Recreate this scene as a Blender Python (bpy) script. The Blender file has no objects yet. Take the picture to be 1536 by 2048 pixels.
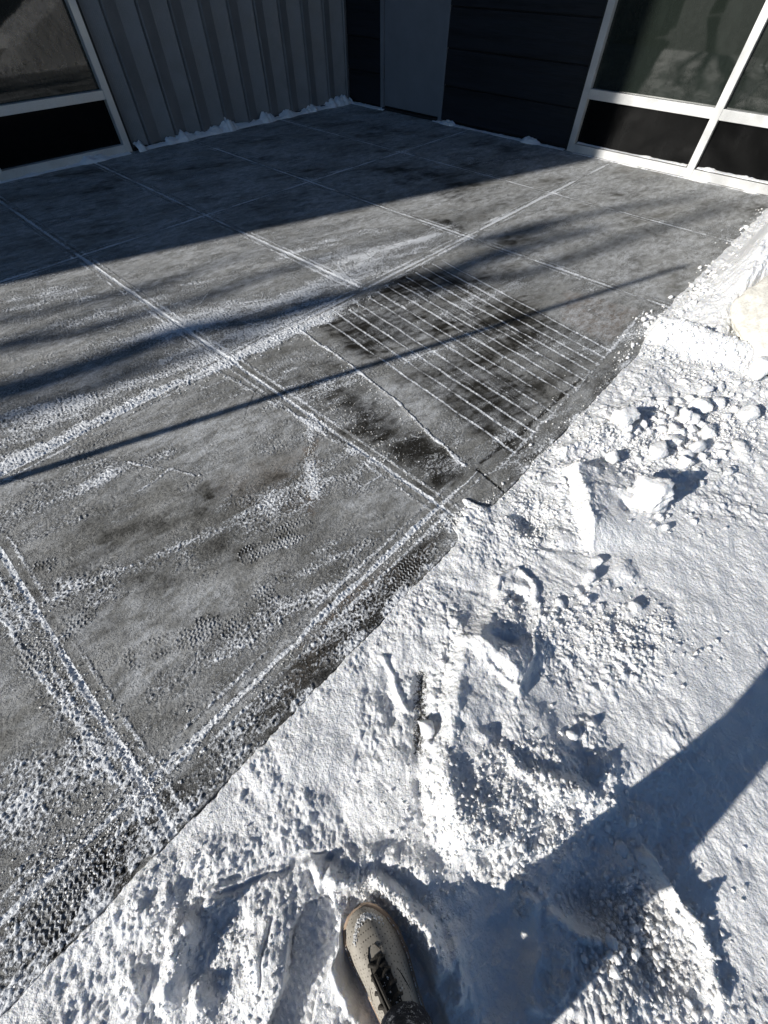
import bpy, bmesh, math, random
import numpy as np
from mathutils import Vector, Matrix, noise as mn
random.seed(7); RNG = np.random.default_rng(11)
SC = bpy.context.scene
COL = SC.collection
R = math.radians

# ------------------------------------------------------------------ camera
FPX, PITCH, ROLL, YAW, CH = 820.08, 0.94456, 0.00488, 0.82818, 1.25
# world axes: x runs along the corrugated wall, y towards it, z up; the camera stands over (0, 0)
FW = np.array([math.sin(YAW), math.cos(YAW), 0.0]); RT = np.array([math.cos(YAW), -math.sin(YAW), 0.0])
fwd = FW * math.cos(PITCH) + np.array([0, 0, -math.sin(PITCH)])
up0 = np.cross(RT, fwd)
rgt = RT * math.cos(ROLL) + up0 * math.sin(ROLL); upv = -RT * math.sin(ROLL) + up0 * math.cos(ROLL)
cam_d = bpy.data.cameras.new('camera'); cam = bpy.data.objects.new('camera', cam_d); COL.objects.link(cam)
cam.matrix_world = Matrix([[rgt[0], upv[0], -fwd[0], 0], [rgt[1], upv[1], -fwd[1], 0], [rgt[2], upv[2], -fwd[2], CH], [0, 0, 0, 1]])
cam_d.sensor_fit = 'HORIZONTAL'; cam_d.sensor_width = 36.0; cam_d.lens = 36.0 * FPX / 1536.0
cam_d.clip_start = 0.01; cam_d.clip_end = 600
SC.camera = cam
SC.render.resolution_x = 768; SC.render.resolution_y = 1024

def G(px, py, z=0.0):
    """ground point (at height z) of a point measured on the photograph"""
    d = fwd + rgt * ((px - 768) / FPX) - upv * ((py - 1024) / FPX)
    t = (z - CH) / d[2]
    return np.array([d[0] * t, d[1] * t])

# ------------------------------------------------------------------ light
SUN_EL, SUN_AZ = R(22.5), R(163.0)          # direction TOWARDS the sun, measured from +x
w = bpy.data.worlds.new("World"); SC.world = w; w.use_nodes = True
nt = w.node_tree; bg = nt.nodes['Background']
sky = nt.nodes.new('ShaderNodeTexSky'); sky.sky_type = 'NISHITA'; sky.sun_disc = False
sky.sun_elevation = SUN_EL; sky.sun_rotation = R(90) - SUN_AZ
sky.air_density = 1.0; sky.dust_density = 0.0; sky.ozone_density = 4.5
nt.links.new(sky.outputs[0], bg.inputs[0]); bg.inputs[1].default_value = 0.058
sd = bpy.data.lights.new('sun', 'SUN'); sd.energy = 4.9; sd.angle = R(0.55); sd.color = (1.0, 0.965, 0.90)
so = bpy.data.objects.new('sun', sd); COL.objects.link(so)
S = Vector((math.cos(SUN_EL) * math.cos(SUN_AZ), math.cos(SUN_EL) * math.sin(SUN_AZ), math.sin(SUN_EL)))
so.rotation_euler = S.to_track_quat('Z', 'Y').to_euler(); so.location = S * 30
SC.view_settings.view_transform = 'Standard'; SC.view_settings.look = 'None'
SC.view_settings.exposure = 0.22; SC.view_settings.gamma = 1.0
DSH = np.array([-math.cos(SUN_AZ), -math.sin(SUN_AZ)])       # way shadows fall on the ground
TANE = math.tan(SUN_EL)

# ------------------------------------------------------------------ noise (numpy)
def _h(ix, iy, s):
    n = (ix.astype(np.uint32) * np.uint32(374761393) + iy.astype(np.uint32) * np.uint32(668265263) + np.uint32(s * 2246822519 & 0xffffffff))
    n = (n ^ (n >> np.uint32(13))) * np.uint32(1274126177)
    n = n ^ (n >> np.uint32(16))
    return (n & np.uint32(0xffffff)).astype(np.float32) / 16777216.0
def vnoise(x, y, s=0):
    xi = np.floor(x).astype(np.int64); yi = np.floor(y).astype(np.int64)
    fx = (x - xi).astype(np.float32); fy = (y - yi).astype(np.float32)
    out = 0
    for dx in (0, 1):
        for dy in (0, 1):
            a = _h(xi + dx, yi + dy, s) * 6.2831853
            g = np.cos(a) * (fx - dx) + np.sin(a) * (fy - dy)
            wx = (fx if dx else 1 - fx); wy = (fy if dy else 1 - fy)
            wx = wx * wx * wx * (wx * (wx * 6 - 15) + 10); wy = wy * wy * wy * (wy * (wy * 6 - 15) + 10)
            out = out + g * wx * wy
    return out * 1.5
def fbm(x, y, s=0, o=4, gain=0.5):
    v = 0; a = 1.0; t = 0
    for k in range(o):
        v = v + a * vnoise(x * 2.03 ** k + 17.3 * k, y * 2.03 ** k - 9.1 * k, s + k); t += a; a *= gain
    return v / t
def lumps(x, y, s=0, rmin=0.25, rmax=0.6, dens=1.0):
    """round crumbs: one jittered dome per cell"""
    xi = np.floor(x).astype(np.int64); yi = np.floor(y).astype(np.int64); out = np.zeros(np.shape(x), np.float32)
    for dx in (-1, 0, 1):
        for dy in (-1, 0, 1):
            cx = xi + dx; cy = yi + dy
            px = cx + _h(cx, cy, s); py = cy + _h(cx, cy, s + 1)
            rr = rmin + (rmax - rmin) * _h(cx, cy, s + 2) ** 2
            on = _h(cx, cy, s + 3) < dens
            ang = _h(cx, cy, s + 4) * 3.1416; ca = np.cos(ang); sa = np.sin(ang); ux = x - px; uy = y - py
            d = ((ux * ca + uy * sa) ** 2 + (1.9 * (-ux * sa + uy * ca)) ** 2) / (rr * rr)
            out = np.maximum(out, np.where(on & (d < 1), np.sqrt(np.clip(1 - d, 0, 1)) * rr, 0))
    return out
def sm(a, b, x):
    t = np.clip((x - a) / (b - a), 0, 1); return t * t * (3 - 2 * t)
def pdist(X, Y, P, closed=False):
    """distance to a polyline, signed side (+ = left of it), fraction along"""
    best = np.full(X.shape, 1e9, np.float32); side = np.zeros(X.shape, np.float32); par = np.zeros(X.shape, np.float32)
    P = [np.asarray(p, float) for p in P]; n = len(P) - 1
    for i in range(n):
        a, b = P[i], P[i + 1]; ab = b - a; L = ab @ ab + 1e-12
        t = np.clip(((X - a[0]) * ab[0] + (Y - a[1]) * ab[1]) / L, 0, 1)
        dx = X - a[0] - t * ab[0]; dy = Y - a[1] - t * ab[1]; d = np.sqrt(dx * dx + dy * dy)
        c = ab[0] * (Y - a[1]) - ab[1] * (X - a[0])
        m = d < best
        best = np.where(m, d, best); side = np.where(m, np.sign(c), side); par = np.where(m, (i + t) / n, par)
    return best, side, par
def win(X, Y, P, pad):
    """index window of the tensor grid around points P"""
    P = np.array(P); x = X[0, :]; y = Y[:, 0]
    i0, i1 = np.searchsorted(x, [P[:, 0].min() - pad, P[:, 0].max() + pad]); j0, j1 = np.searchsorted(y, [P[:, 1].min() - pad, P[:, 1].max() + pad])
    return (slice(j0, max(j1, j0 + 1)), slice(i0, max(i1, i0 + 1)))

# ------------------------------------------------------------------ materials
def mat(name, col=(0.5, 0.5, 0.5), rough=0.6, metal=0.0, spec=0.5):
    m = bpy.data.materials.new(name); m.use_nodes = True; b = m.node_tree.nodes['Principled BSDF']
    b.inputs['Base Color'].default_value = (*col, 1); b.inputs['Roughness'].default_value = rough
    b.inputs['Metallic'].default_value = metal; b.inputs['Specular IOR Level'].default_value = spec
    return m
class NT:
    def __init__(s, m): s.t = m.node_tree; s.b = s.t.nodes['Principled BSDF']
    def n(s, ty, **k):
        o = s.t.nodes.new(ty)
        for a, v in k.items():
            if isinstance(v, tuple) and a.startswith('i_'): pass
            setattr(o, a, v)
        return o
    def l(s, a, b): s.t.links.new(a, b)
    def coord(s):
        return s.n('ShaderNodeTexCoord').outputs['Object']
    def noise(s, scale, detail=3, rough=0.55, vec=None, stretch=None, dist=0.0):
        t = s.n('ShaderNodeTexNoise'); t.inputs['Scale'].default_value = scale; t.inputs['Detail'].default_value = detail
        t.inputs['Roughness'].default_value = rough; t.inputs['Distortion'].default_value = dist
        c = vec or s.coord()
        if stretch:
            mp = s.n('ShaderNodeMapping'); mp.inputs['Scale'].default_value = stretch[:3]
            if len(stretch) > 3: mp.inputs['Rotation'].default_value = (0, 0, stretch[3])
            s.l(c, mp.inputs[0]); c = mp.outputs[0]
        s.l(c, t.inputs['Vector']); return t.outputs['Fac']
    def math(s, op, a, b=None, clamp=False):
        m = s.n('ShaderNodeMath', operation=op, use_clamp=clamp)
        for i, v in enumerate((a, b)):
            if v is None: continue
            if isinstance(v, (int, float)): m.inputs[i].default_value = v
            else: s.l(v, m.inputs[i])
        return m.outputs[0]
    def ramp(s, f, a, b, lo=0.0, hi=1.0):
        m = s.n('ShaderNodeMapRange'); m.inputs[1].default_value = a; m.inputs[2].default_value = b; m.inputs[3].default_value = lo; m.inputs[4].default_value = hi
        m.interpolation_type = 'SMOOTHSTEP'; s.l(f, m.inputs[0]); return m.outputs[0]
    def mix(s, f, a, b):
        m = s.n('ShaderNodeMix', data_type='RGBA')
        if isinstance(f, (int, float)): m.inputs[0].default_value = f
        else: s.l(f, m.inputs[0])
        for i, v in ((6, a), (7, b)):
            if isinstance(v, tuple): m.inputs[i].default_value = (*v, 1)
            else: s.l(v, m.inputs[i])
        return m.outputs[2]
    def bump(s, h, dist, strength=1.0, prev=None):
        b = s.n('ShaderNodeBump'); b.inputs['Distance'].default_value = dist; b.inputs['Strength'].default_value = strength
        s.l(h, b.inputs['Height'])
        if prev is not None: s.l(prev, b.inputs['Normal'])
        return b.outputs[0]

def frosty(name, col, rough=0.6, metal=0.0, grain=300, var=0.15, bump=0.0006, spec=0.4, stretch=None, vscale=6):
    m = mat(name, col, rough, metal, spec); q = NT(m)
    f = q.noise(grain, 3, stretch=stretch); g = q.noise(vscale, 4, stretch=stretch)
    k = q.math('MULTIPLY', q.math('ADD', f, g), 1.0)
    dk = tuple(c * (1 - var * 1.6) for c in col); lt = tuple(min(1, c * (1 + var * 1.6)) for c in col)
    q.l(q.mix(q.ramp(k, 0.7, 1.3), dk, lt), q.b.inputs['Base Color'])
    q.l(q.ramp(g, 0.3, 0.7, max(0.05, rough - 0.1), min(1, rough + 0.12)), q.b.inputs['Roughness'])
    if bump: q.l(q.bump(f, bump), q.b.inputs['Normal'])
    return m

def snow_mat(name, fine=1.0, dirt=True):
    m = mat(name, (0.86, 0.866, 0.88), 0.36, 0, 0.7); q = NT(m)
    q.b.inputs['Subsurface Weight'].default_value = 0.55; q.b.inputs['Subsurface Radius'].default_value = (0.9, 1.0, 1.2); q.b.inputs['Subsurface Scale'].default_value = 0.006
    P_ = q.n('ShaderNodeNewGeometry').outputs['Position']
    g1 = q.noise(420, 3, 0.6, P_); g2 = q.noise(120, 4, 0.62, P_); g3 = q.noise(38, 3, 0.55, P_)
    if dirt:
        at = q.n('ShaderNodeAttribute', attribute_name='lay'); sp = q.n('ShaderNodeSeparateColor'); q.l(at.outputs['Color'], sp.inputs[0])
        d = q.math('MULTIPLY', sp.outputs[0], q.ramp(q.math('ADD', g2, g1), 0.75, 1.2))
        c = q.mix(d, (0.86, 0.866, 0.88), (0.20, 0.17, 0.13))
        asph = q.ramp(q.math('ADD', sp.outputs[1], q.math('MULTIPLY', q.math('SUBTRACT', q.math('ADD', q.math('MULTIPLY', g1, .5), q.math('MULTIPLY', g2, .5)), 0.5), 3.5)), 0.5, 0.75)
        c = q.mix(asph, c, (0.035, 0.034, 0.033)); q.l(c, q.b.inputs['Base Color'])
    n = q.bump(g3, 0.009 * fine, 0.9); n = q.bump(g2, 0.0065 * fine, 1.0, n); n = q.bump(g1, 0.0016 * fine, 0.8, n)
    q.l(n, q.b.inputs['Normal'])
    return m

M = {}
M['snow'] = snow_mat('snow'); M['lump'] = snow_mat('packed_snow', 0.7, False)
M['sidingL'] = frosty('grey_metal_siding', (0.225, 0.225, 0.23), 0.40, 0.0, 200, 0.08, 0.0)
q = NT(M['sidingL']); wv_ = q.n('ShaderNodeTexWave'); wv_.wave_type = 'BANDS'; wv_.bands_direction = 'X'; wv_.inputs['Scale'].default_value = 21.0; q.l(q.coord(), wv_.inputs['Vector'])
q.l(q.bump(wv_.outputs['Fac'], .0012, .7), q.b.inputs['Normal'])
M['dark'] = frosty('dark_lap_siding', (0.011, 0.013, 0.018), 0.55, 0, 30, 0.25, 0.0008, 0.35, stretch=(1, 0.15, 6))
M['door'] = frosty('grey_painted_door', (0.19, 0.20, 0.22), 0.5, 0, 260, 0.05, 0.0002)
M['frame'] = frosty('anodised_aluminium', (0.62, 0.62, 0.61), 0.38, 0.35, 200, 0.06, 0.0)
M['trim'] = frosty('black_trim', (0.02, 0.02, 0.02), 0.5)
M['roof'] = frosty('roof_membrane', (0.25, 0.25, 0.26), 0.8)
def glass_mat(name, col, rough):
    m = mat(name, col, rough, 0, 0.5); q = NT(m); q.b.inputs['IOR'].default_value = 1.52
    d = q.ramp(q.math('ADD', q.noise(9, 5, 0.7, stretch=(1, 1, 0.35)), q.math('MULTIPLY', q.noise(160, 3), 0.35)), 0.62, 1.05)
    q.l(q.mix(d, col, tuple(c * 1.5 + 0.004 for c in col)), q.b.inputs['Base Color'])
    q.l(q.bump(q.noise(2.2, 2), 0.002, 0.35), q.b.inputs['Normal'])
    return m
M['glass'] = glass_mat('tinted_window_glass', (0.013, 0.017, 0.014), 0.03)
M['spandrel'] = glass_mat('black_spandrel_glass', (0.0025, 0.0025, 0.0025), 0.10); M['spandrel'].node_tree.nodes['Principled BSDF'].inputs['Specular IOR Level'].default_value = 0.16
M['bark'] = frosty('bark', (0.09, 0.075, 0.06), 0.9, 0, 40, 0.3, 0.01, stretch=(1, 1, 0.2))
M['pole'] = frosty('galvanised_steel', (0.35, 0.36, 0.37), 0.4, 0.8)
M['asphalt'] = frosty('asphalt', (0.045, 0.045, 0.046), 0.85, 0, 120, 0.3, 0.002)
M['rock'] = frosty('pale_sandstone', (0.82, 0.79, 0.71), 0.85, 0, 90, 0.12, 0.002, vscale=14)

def concrete_mat():
    m = mat('frosted_concrete', rough=0.7); q = NT(m)
    at = q.n('ShaderNodeAttribute', attribute_name='lay'); sp = q.n('ShaderNodeSeparateColor'); q.l(at.outputs['Color'], sp.inputs[0])
    cover, wet, rust, film = sp.outputs[0], sp.outputs[1], sp.outputs[2], at.outputs['Alpha']
    g1 = q.noise(260, 3, 0.65); g2 = q.noise(85, 4, 0.65, stretch=(1, 1.5, 1, -0.6)); big = q.noise(5, 5, 0.6, stretch=(1, 2.2, 1, 0.3)); mid = q.noise(24, 5, 0.65)
    scr = q.noise(16, 8, 0.78, stretch=(0.8, 1.7, 1, -0.3))
    base = q.mix(q.ramp(q.math('ADD', q.math('MULTIPLY', mid, 0.5), q.math('MULTIPLY', big, 0.5)), 0.36, 0.64), (0.165, 0.162, 0.150), (0.37, 0.366, 0.350))
    gr = q.math('ADD', q.math('MULTIPLY', g1, 0.55), q.math('MULTIPLY', g2, 0.45))
    base = q.mix(q.math('MULTIPLY', q.ramp(g2, 0.4, 0.6), 0.25), base, (0.07, 0.068, 0.06))
    base = q.mix(q.math('MULTIPLY', q.math('MULTIPLY', rust, q.ramp(mid, 0.3, 0.55)), 0.95), base, (0.155, 0.105, 0.068))
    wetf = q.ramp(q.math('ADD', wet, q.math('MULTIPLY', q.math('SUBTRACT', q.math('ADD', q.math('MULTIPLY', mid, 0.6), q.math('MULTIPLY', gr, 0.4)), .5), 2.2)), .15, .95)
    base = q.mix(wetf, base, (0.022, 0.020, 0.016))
    # thin frost haze, then crumbs of snow
    fl = q.math('MULTIPLY', film, q.ramp(q.math('ADD', q.math('MULTIPLY', scr, 0.4), q.math('MULTIPLY', gr, 0.6)), 0.43, 0.565), clamp=True)
    base = q.mix(q.math('MULTIPLY', fl, 0.80), base, (0.74, 0.76, 0.79))
    th = q.math('ADD', q.math('MULTIPLY', q.math('SUBTRACT', gr, 0.5), 4.4), q.math('MULTIPLY', q.math('SUBTRACT', cover, 0.5), 1.7))
    crumb = q.ramp(th, 0.0, 0.22)
    col = q.mix(crumb, base, (0.82, 0.84, 0.87))
    q.l(col, q.b.inputs['Base Color'])
    q.l(q.ramp(wetf, 0.0, 1.0, 0.62, 0.42), q.b.inputs['Roughness'])
    q.b.inputs['Specular IOR Level'].default_value = 0.35
    h = q.math('ADD', q.ramp(th, -0.35, 0.6), q.math('MULTIPLY', gr, 0.25))
    n = q.bump(h, 0.006, 1.0); n = q.bump(g2, 0.004, 0.7, n); n = q.bump(mid, 0.004, 0.35, n); n = q.bump(g1, 0.0007, 0.8, n)
    q.l(n, q.b.inputs['Normal'])
    return m
M['concrete'] = concrete_mat()

# ------------------------------------------------------------------ object helpers
def tag(o, label=None, cat=None, group=None, kind=None):
    if label: o['label'] = label
    if cat: o['category'] = cat
    if group: o['group'] = group
    if kind: o['kind'] = kind
    return o
def link(name, me, parent=None):
    o = bpy.data.objects.new(name, me); COL.objects.link(o)
    if parent: o.parent = parent
    return o
def empty(name, loc, label, cat, group=None):
    o = link(name, None); o.location = loc; o.empty_display_size = 0.1; return tag(o, label, cat, group)
def mesh_np(name, V, F, m, smooth=True):
    me = bpy.data.meshes.new(name); V = np.asarray(V, np.float32); F = np.asarray(F, np.int32)
    me.vertices.add(len(V)); me.vertices.foreach_set('co', V.ravel())
    k = F.shape[1]; me.loops.add(F.size); me.loops.foreach_set('vertex_index', F.ravel())
    me.polygons.add(len(F)); me.polygons.foreach_set('loop_start', np.arange(0, F.size, k, dtype=np.int32))
    me.polygons.foreach_set('loop_total', np.full(len(F), k, np.int32))
    me.polygons.foreach_set('use_smooth', np.full(len(F), bool(smooth)))
    me.update(calc_edges=True); me.materials.append(m); return me
def grid_faces(nx, ny):
    i = np.arange(nx * ny, dtype=np.int32).reshape(ny, nx)
    return np.stack([i[:-1, :-1], i[:-1, 1:], i[1:, 1:], i[1:, :-1]], -1).reshape(-1, 4)
def attr(me, name, data):
    a = me.attributes.new(name, 'FLOAT_COLOR', 'POINT'); a.data.foreach_set('color', np.asarray(data, np.float32).ravel())
class MB:
    """collects boxes / bars into one mesh"""
    def __init__(s): s.bm = bmesh.new()
    def box(s, x0, y0, z0, x1, y1, z1):
        v = [s.bm.verts.new(p) for p in ((x0, y0, z0), (x1, y0, z0), (x1, y1, z0), (x0, y1, z0), (x0, y0, z1), (x1, y0, z1), (x1, y1, z1), (x0, y1, z1))]
        for f in ((0, 3, 2, 1), (4, 5, 6, 7), (0, 1, 5, 4), (1, 2, 6, 5), (2, 3, 7, 6), (3, 0, 4, 7)): s.bm.faces.new([v[i] for i in f])
        return s
    def tube(s, pts, rad, n=10, sq=None):
        pts = [Vector(p) for p in pts]; rings = []; prev = None
        for i, p in enumerate(pts):
            t = (pts[min(i + 1, len(pts) - 1)] - pts[max(i - 1, 0)]).normalized()
            a = Vector((0, 0, 1)) if abs(t.z) < 0.9 else Vector((1, 0, 0))
            if prev is not None: a = prev
            u = (a - t * a.dot(t)).normalized(); prev = u; v = t.cross(u); r = rad[i] if hasattr(rad, '__len__') else rad
            q = sq or 1.0
            rings.append([s.bm.verts.new(p + u * math.cos(k * 2 * math.pi / n) * r * q + v * math.sin(k * 2 * math.pi / n) * r) for k in range(n)])
        for a, b in zip(rings, rings[1:]):
            for k in range(n): s.bm.faces.new((a[k], a[(k + 1) % n], b[(k + 1) % n], b[k]))
        s.bm.faces.new(rings[0][::-1]); s.bm.faces.new(rings[-1]); return s
    def build(s, name, m, parent=None, bevel=0, smooth=False):
        if bevel: bmesh.ops.bevel(s.bm, geom=list(s.bm.edges), offset=bevel, segments=2, affect='EDGES')
        me = bpy.data.meshes.new(name); s.bm.normal_update(); s.bm.to_mesh(me); s.bm.free(); me.materials.append(m)
        if smooth:
            for p in me.polygons: p.use_smooth = True
        return link(name, me, parent)

def axis_coords(lo, hi, c0, c1, base, grow):
    """coordinates lo..hi: step 'base' between c0 and c1, growing with distance outside"""
    out = [c0]; x = c0
    while x < hi: x += base * (1 + max(0, x - c1) * grow); out.append(min(x, hi))
    x = c0; low = []
    while x > lo: x -= base * (1 + max(0, c0 - x) * grow); low.append(max(x, lo))
    return np.array(low[::-1] + out)

# ------------------------------------------------------------------ ground under everything
gy = mesh_np('ground', [(-150, -150, -0.16), (150, -150, -0.16), (150, 150, -0.16), (-150, 150, -0.16)], [(0, 1, 2, 3)], M['asphalt'])
tag(link('ground', gy), kind='structure')

# ------------------------------------------------------------------ boot tread
def tread(X, Y, toe, heel, width, period=0.0125):
    """mask of a sole print and its zigzag ribs"""
    toe = np.array(toe); heel = np.array(heel); L = np.linalg.norm(toe - heel); a = (toe - heel) / L; b = np.array([-a[1], a[0]])
    u = ((X - heel[0]) * a[0] + (Y - heel[1]) * a[1]) / L; v = ((X - heel[0]) * b[0] + (Y - heel[1]) * b[1])
    half = width * 0.5 * np.interp(u, [0, 0.06, 0.15, 0.42, 0.7, 0.9, 1.0], [0, 0.62, 0.78, 0.62, 1.0, 0.78, 0])
    m = ((u > 0) & (u < 1) & (np.abs(v) < half)).astype(np.float32)
    zig = np.abs(((v / 0.017) % 1) - 0.5) * 2
    w_ = np.sin((u * L + zig * 0.0065) / period * 2 * math.pi)
    return m, w_, half - np.abs(v)

# ------------------------------------------------------------------ concrete patio
JX = [-1.85, -0.375, 0.833, 1.83, 2.91, 4.15]; JY = [0.475, 1.86, 3.60]
XW, YW = 5.42, 5.65
def patio():
    xs = axis_coords(-2.6, XW + 0.02, -0.85, 0.95, 0.0027, 0.85); ys = axis_coords(0.33, YW + 0.02, 0.33, 1.15, 0.0027, 0.75)
    X, Y = np.meshgrid(xs, ys); X = X.astype(np.float32); Y = Y.astype(np.float32)
    dist = np.sqrt(X * X + Y * Y)
    wx = X + fbm(X * 9, Y * 9, 3, 3) * 0.012; wy = Y + fbm(X * 9, Y * 9, 9, 3) * 0.012
    ang = -0.30; U = wx * math.cos(ang) + wy * math.sin(ang); Vv = -wx * math.sin(ang) + wy * math.cos(ang)
    streak = fbm(U * 0.9, Vv * 5.5, 21, 5, 0.6)                       # broom / shovel strokes
    patch = fbm(X * 1.7, Y * 1.7, 40, 4); fine = fbm(U * 6, Vv * 24, 51, 4, 0.6)
    mott = fbm(X * 9 + 3, Y * 11, 44, 5, .65)
    cover = 0.36 + 0.66 * streak + 0.34 * patch + 0.30 * fine + .28 * mott
    wet = 0.0 + .75 * fbm(U * 1.4 + 3, Vv * 2.6, 77, 4) - 0.45 * streak - .35 * mott - .3 * fine
    film = 0.82 + 1.4 * fbm(U * 1.4, Vv * 2.6, 63, 6, 0.68) + 0.5 * fine + .7 * streak + .5 * mott
    rust = np.zeros_like(X); H = np.zeros_like(X)
    lump_amp = np.zeros_like(X)
    def area(P, soft, dc=0, dw=0, df=0, dr=0, dl=0):
        """soft-edged polygon (photo points) changing cover / wet / film / rust"""
        Q = [G(*p) for p in P]; s = win(X, Y, Q, soft * 2); x = wx[s]; y = wy[s]
        ins = np.zeros(x.shape, bool); n = len(Q)
        for i in range(n):
            a, b = Q[i], Q[(i + 1) % n]
            c = (a[1] > y) != (b[1] > y); xx = (b[0] - a[0]) * (y - a[1]) / (b[1] - a[1] + 1e-12) + a[0]
            ins ^= c & (x < xx)
        d, _, _ = pdist(x, y, Q + [Q[0]]); k = np.where(ins, sm(-soft, soft, d), sm(soft, 0, d) * 0.5 * 0 + sm(-soft, soft, -d))
        cover[s] += dc * k; wet[s] += dw * k; film[s] += df * k; rust[s] += dr * k; lump_amp[s] += dl * k
    def line(P, wd, dc=0, dh=0, dw=0, df=0, dl=0, rough=0.5, dr=0):
        Q = [G(*p) for p in P]; s = win(X, Y, Q, wd * 3 + 0.03); d, _, t = pdist(wx[s], wy[s], Q)
        br = 1 + rough * fbm(X[s] * 22, Y[s] * 22, int(abs(P[0][0])) + 5, 3) * 2
        k = sm(wd * 1.25, wd * 0.15, d / np.clip(br, 0.3, 3))
        cover[s] += dc * k; H[s] += dh * k; wet[s] += dw * k; film[s] += df * k; lump_amp[s] += dl * k; rust[s] += dr * k
    # far shaded part: mostly bare and damp
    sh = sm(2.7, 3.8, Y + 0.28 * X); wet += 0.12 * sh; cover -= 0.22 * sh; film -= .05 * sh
    # sun side far right is smooth, slightly damp
    k = sm(2.7, 3.1, X) * sm(2.6, 1.8, Y); cover -= 0.18 * k; wet += 0.14 * k
    # light frosty middle slabs
    area([(0, 560), (620, 445), (900, 470), (740, 570), (470, 710), (0, 900)], 0.08, dc=0.16, dw=-0.6, df=0.5)
    area([(950, 480), (1330, 560), (1320, 620), (1200, 560), (1000, 520)], 0.03, dc=0.05, df=0.2)
    # dirt and damp patches
    area([(620, 650), (860, 520), (1220, 690), (1030, 910), (930, 860)], 0.05, dc=-0.04, dw=0.54, df=-0.15); area([(760, 700), (900, 640), (1080, 780), (1010, 900), (930, 850)], 0.2, dw=0.10); area([(960, 500), (1100, 560), (1050, 600), (900, 540)], .1, dw=.3)
    area([(650, 760), (760, 800), (900, 900), (960, 940), (880, 1010), (760, 900), (640, 800)], 0.10, dw=0.34, dc=0.04, df=-0.10)
    area([(560, 700), (640, 690), (930, 930), (880, 1000), (560, 780)], 0.03, dw=0.25, dc=0.06)
    area([(1010, 925), (1170, 770), (1200, 800), (1010, 985)], 0.02, dw=0.15, dc=0.08)
    area([(1160, 760), (1250, 700), (1260, 730), (1190, 790)], 0.03, dw=0.6)
    area([(700, 800), (900, 900), (870, 960), (750, 900)], 0.09, dw=0.25, df=-0.1)
    line([(632, 850), (622, 900), (628, 960), (622, 1010)], .035, dr=.75, df=-.3, rough=1.2); area([(430, 960), (600, 900), (620, 1010), (500, 1040)], 0.07, dr=0.35, dw=-0.05, df=-.15); line([(700, 1180), (600, 1290)], .03, dr=.4, rough=1.2)
    area([(1130, 580), (1280, 620), (1220, 690), (1120, 640)], 0.03, dr=0.65, dc=-0.15, dw=-0.9, df=-.05)
    area([(330, 1560), (880, 1040), (900, 1080), (620, 1360), (250, 1730), (200, 1700)], 0.02, dw=0.30, df=-0.1)
    area([(700, 1180), (870, 1080), (820, 1180), (600, 1380), (540, 1400)], 0.02, dr=0.7, dw=0.0, df=-.3)
    area([(250, 1430), (540, 1180), (600, 1200), (640, 1190), (330, 1520), (260, 1500)], 0.02, dw=0.45, df=-0.2, dc=0.12, dl=.5)
    area([(0, 1480), (150, 1480), (350, 1560), (250, 1750), (0, 2030)], 0.05, dc=0.20, dw=0.25, dl=0.5)
    area([(0, 1150), (60, 1180), (250, 1500), (180, 1560), (0, 1300)], 0.02, dc=0.24, dl=0.8)
    area([(230, 1260), (470, 1210), (450, 1310), (260, 1335)], 0.015, dw=0.3, dc=-0.06)
    area([(110, 1160), (200, 1150), (230, 1200), (120, 1230)], 0.03, dc=0.22, dl=0.3)
    area([(760, 340), (860, 330), (1000, 380), (930, 410), (800, 370)], 0.10, dw=0.4, df=-0.2)
    area([(800, 430), (900, 440), (930, 460), (860, 440)], 0.03, dw=0.5)
    area([(500, 210), (900, 270), (750, 300), (560, 260)], 0.2, dw=0.2, df=-0.1)
    area([(0, 360), (300, 330), (220, 400), (0, 440)], 0.2, dw=0.25)
    area([(0, 2030), (290, 1720), (640, 1370), (810, 1200), (900, 1075), (870, 1050), (640, 1270), (330, 1570), (150, 1760)], 0.015, dw=.36, dc=.14, dl=.6)
    area([(250, 1750), (350, 1570), (520, 1400), (640, 1370), (290, 1715)], 0.015, dc=.16, dl=.4)
    area([(380, 1500), (640, 1240), (700, 1200), (640, 1300), (480, 1470)], 0.01, dc=.06, dl=.3)
    area([(150, 980), (420, 960), (560, 900), (640, 1000), (560, 1100), (300, 1200), (120, 1130)], 0.14, dw=.34, df=-.25)
    area([(0, 960), (200, 900), (520, 820), (480, 900), (180, 1000), (0, 1060)], 0.08, df=.4, dw=-.3)
    area([(620, 1080), (760, 1000), (860, 1010), (640, 1240), (560, 1220)], 0.10, dw=.30, df=-.2)
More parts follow.
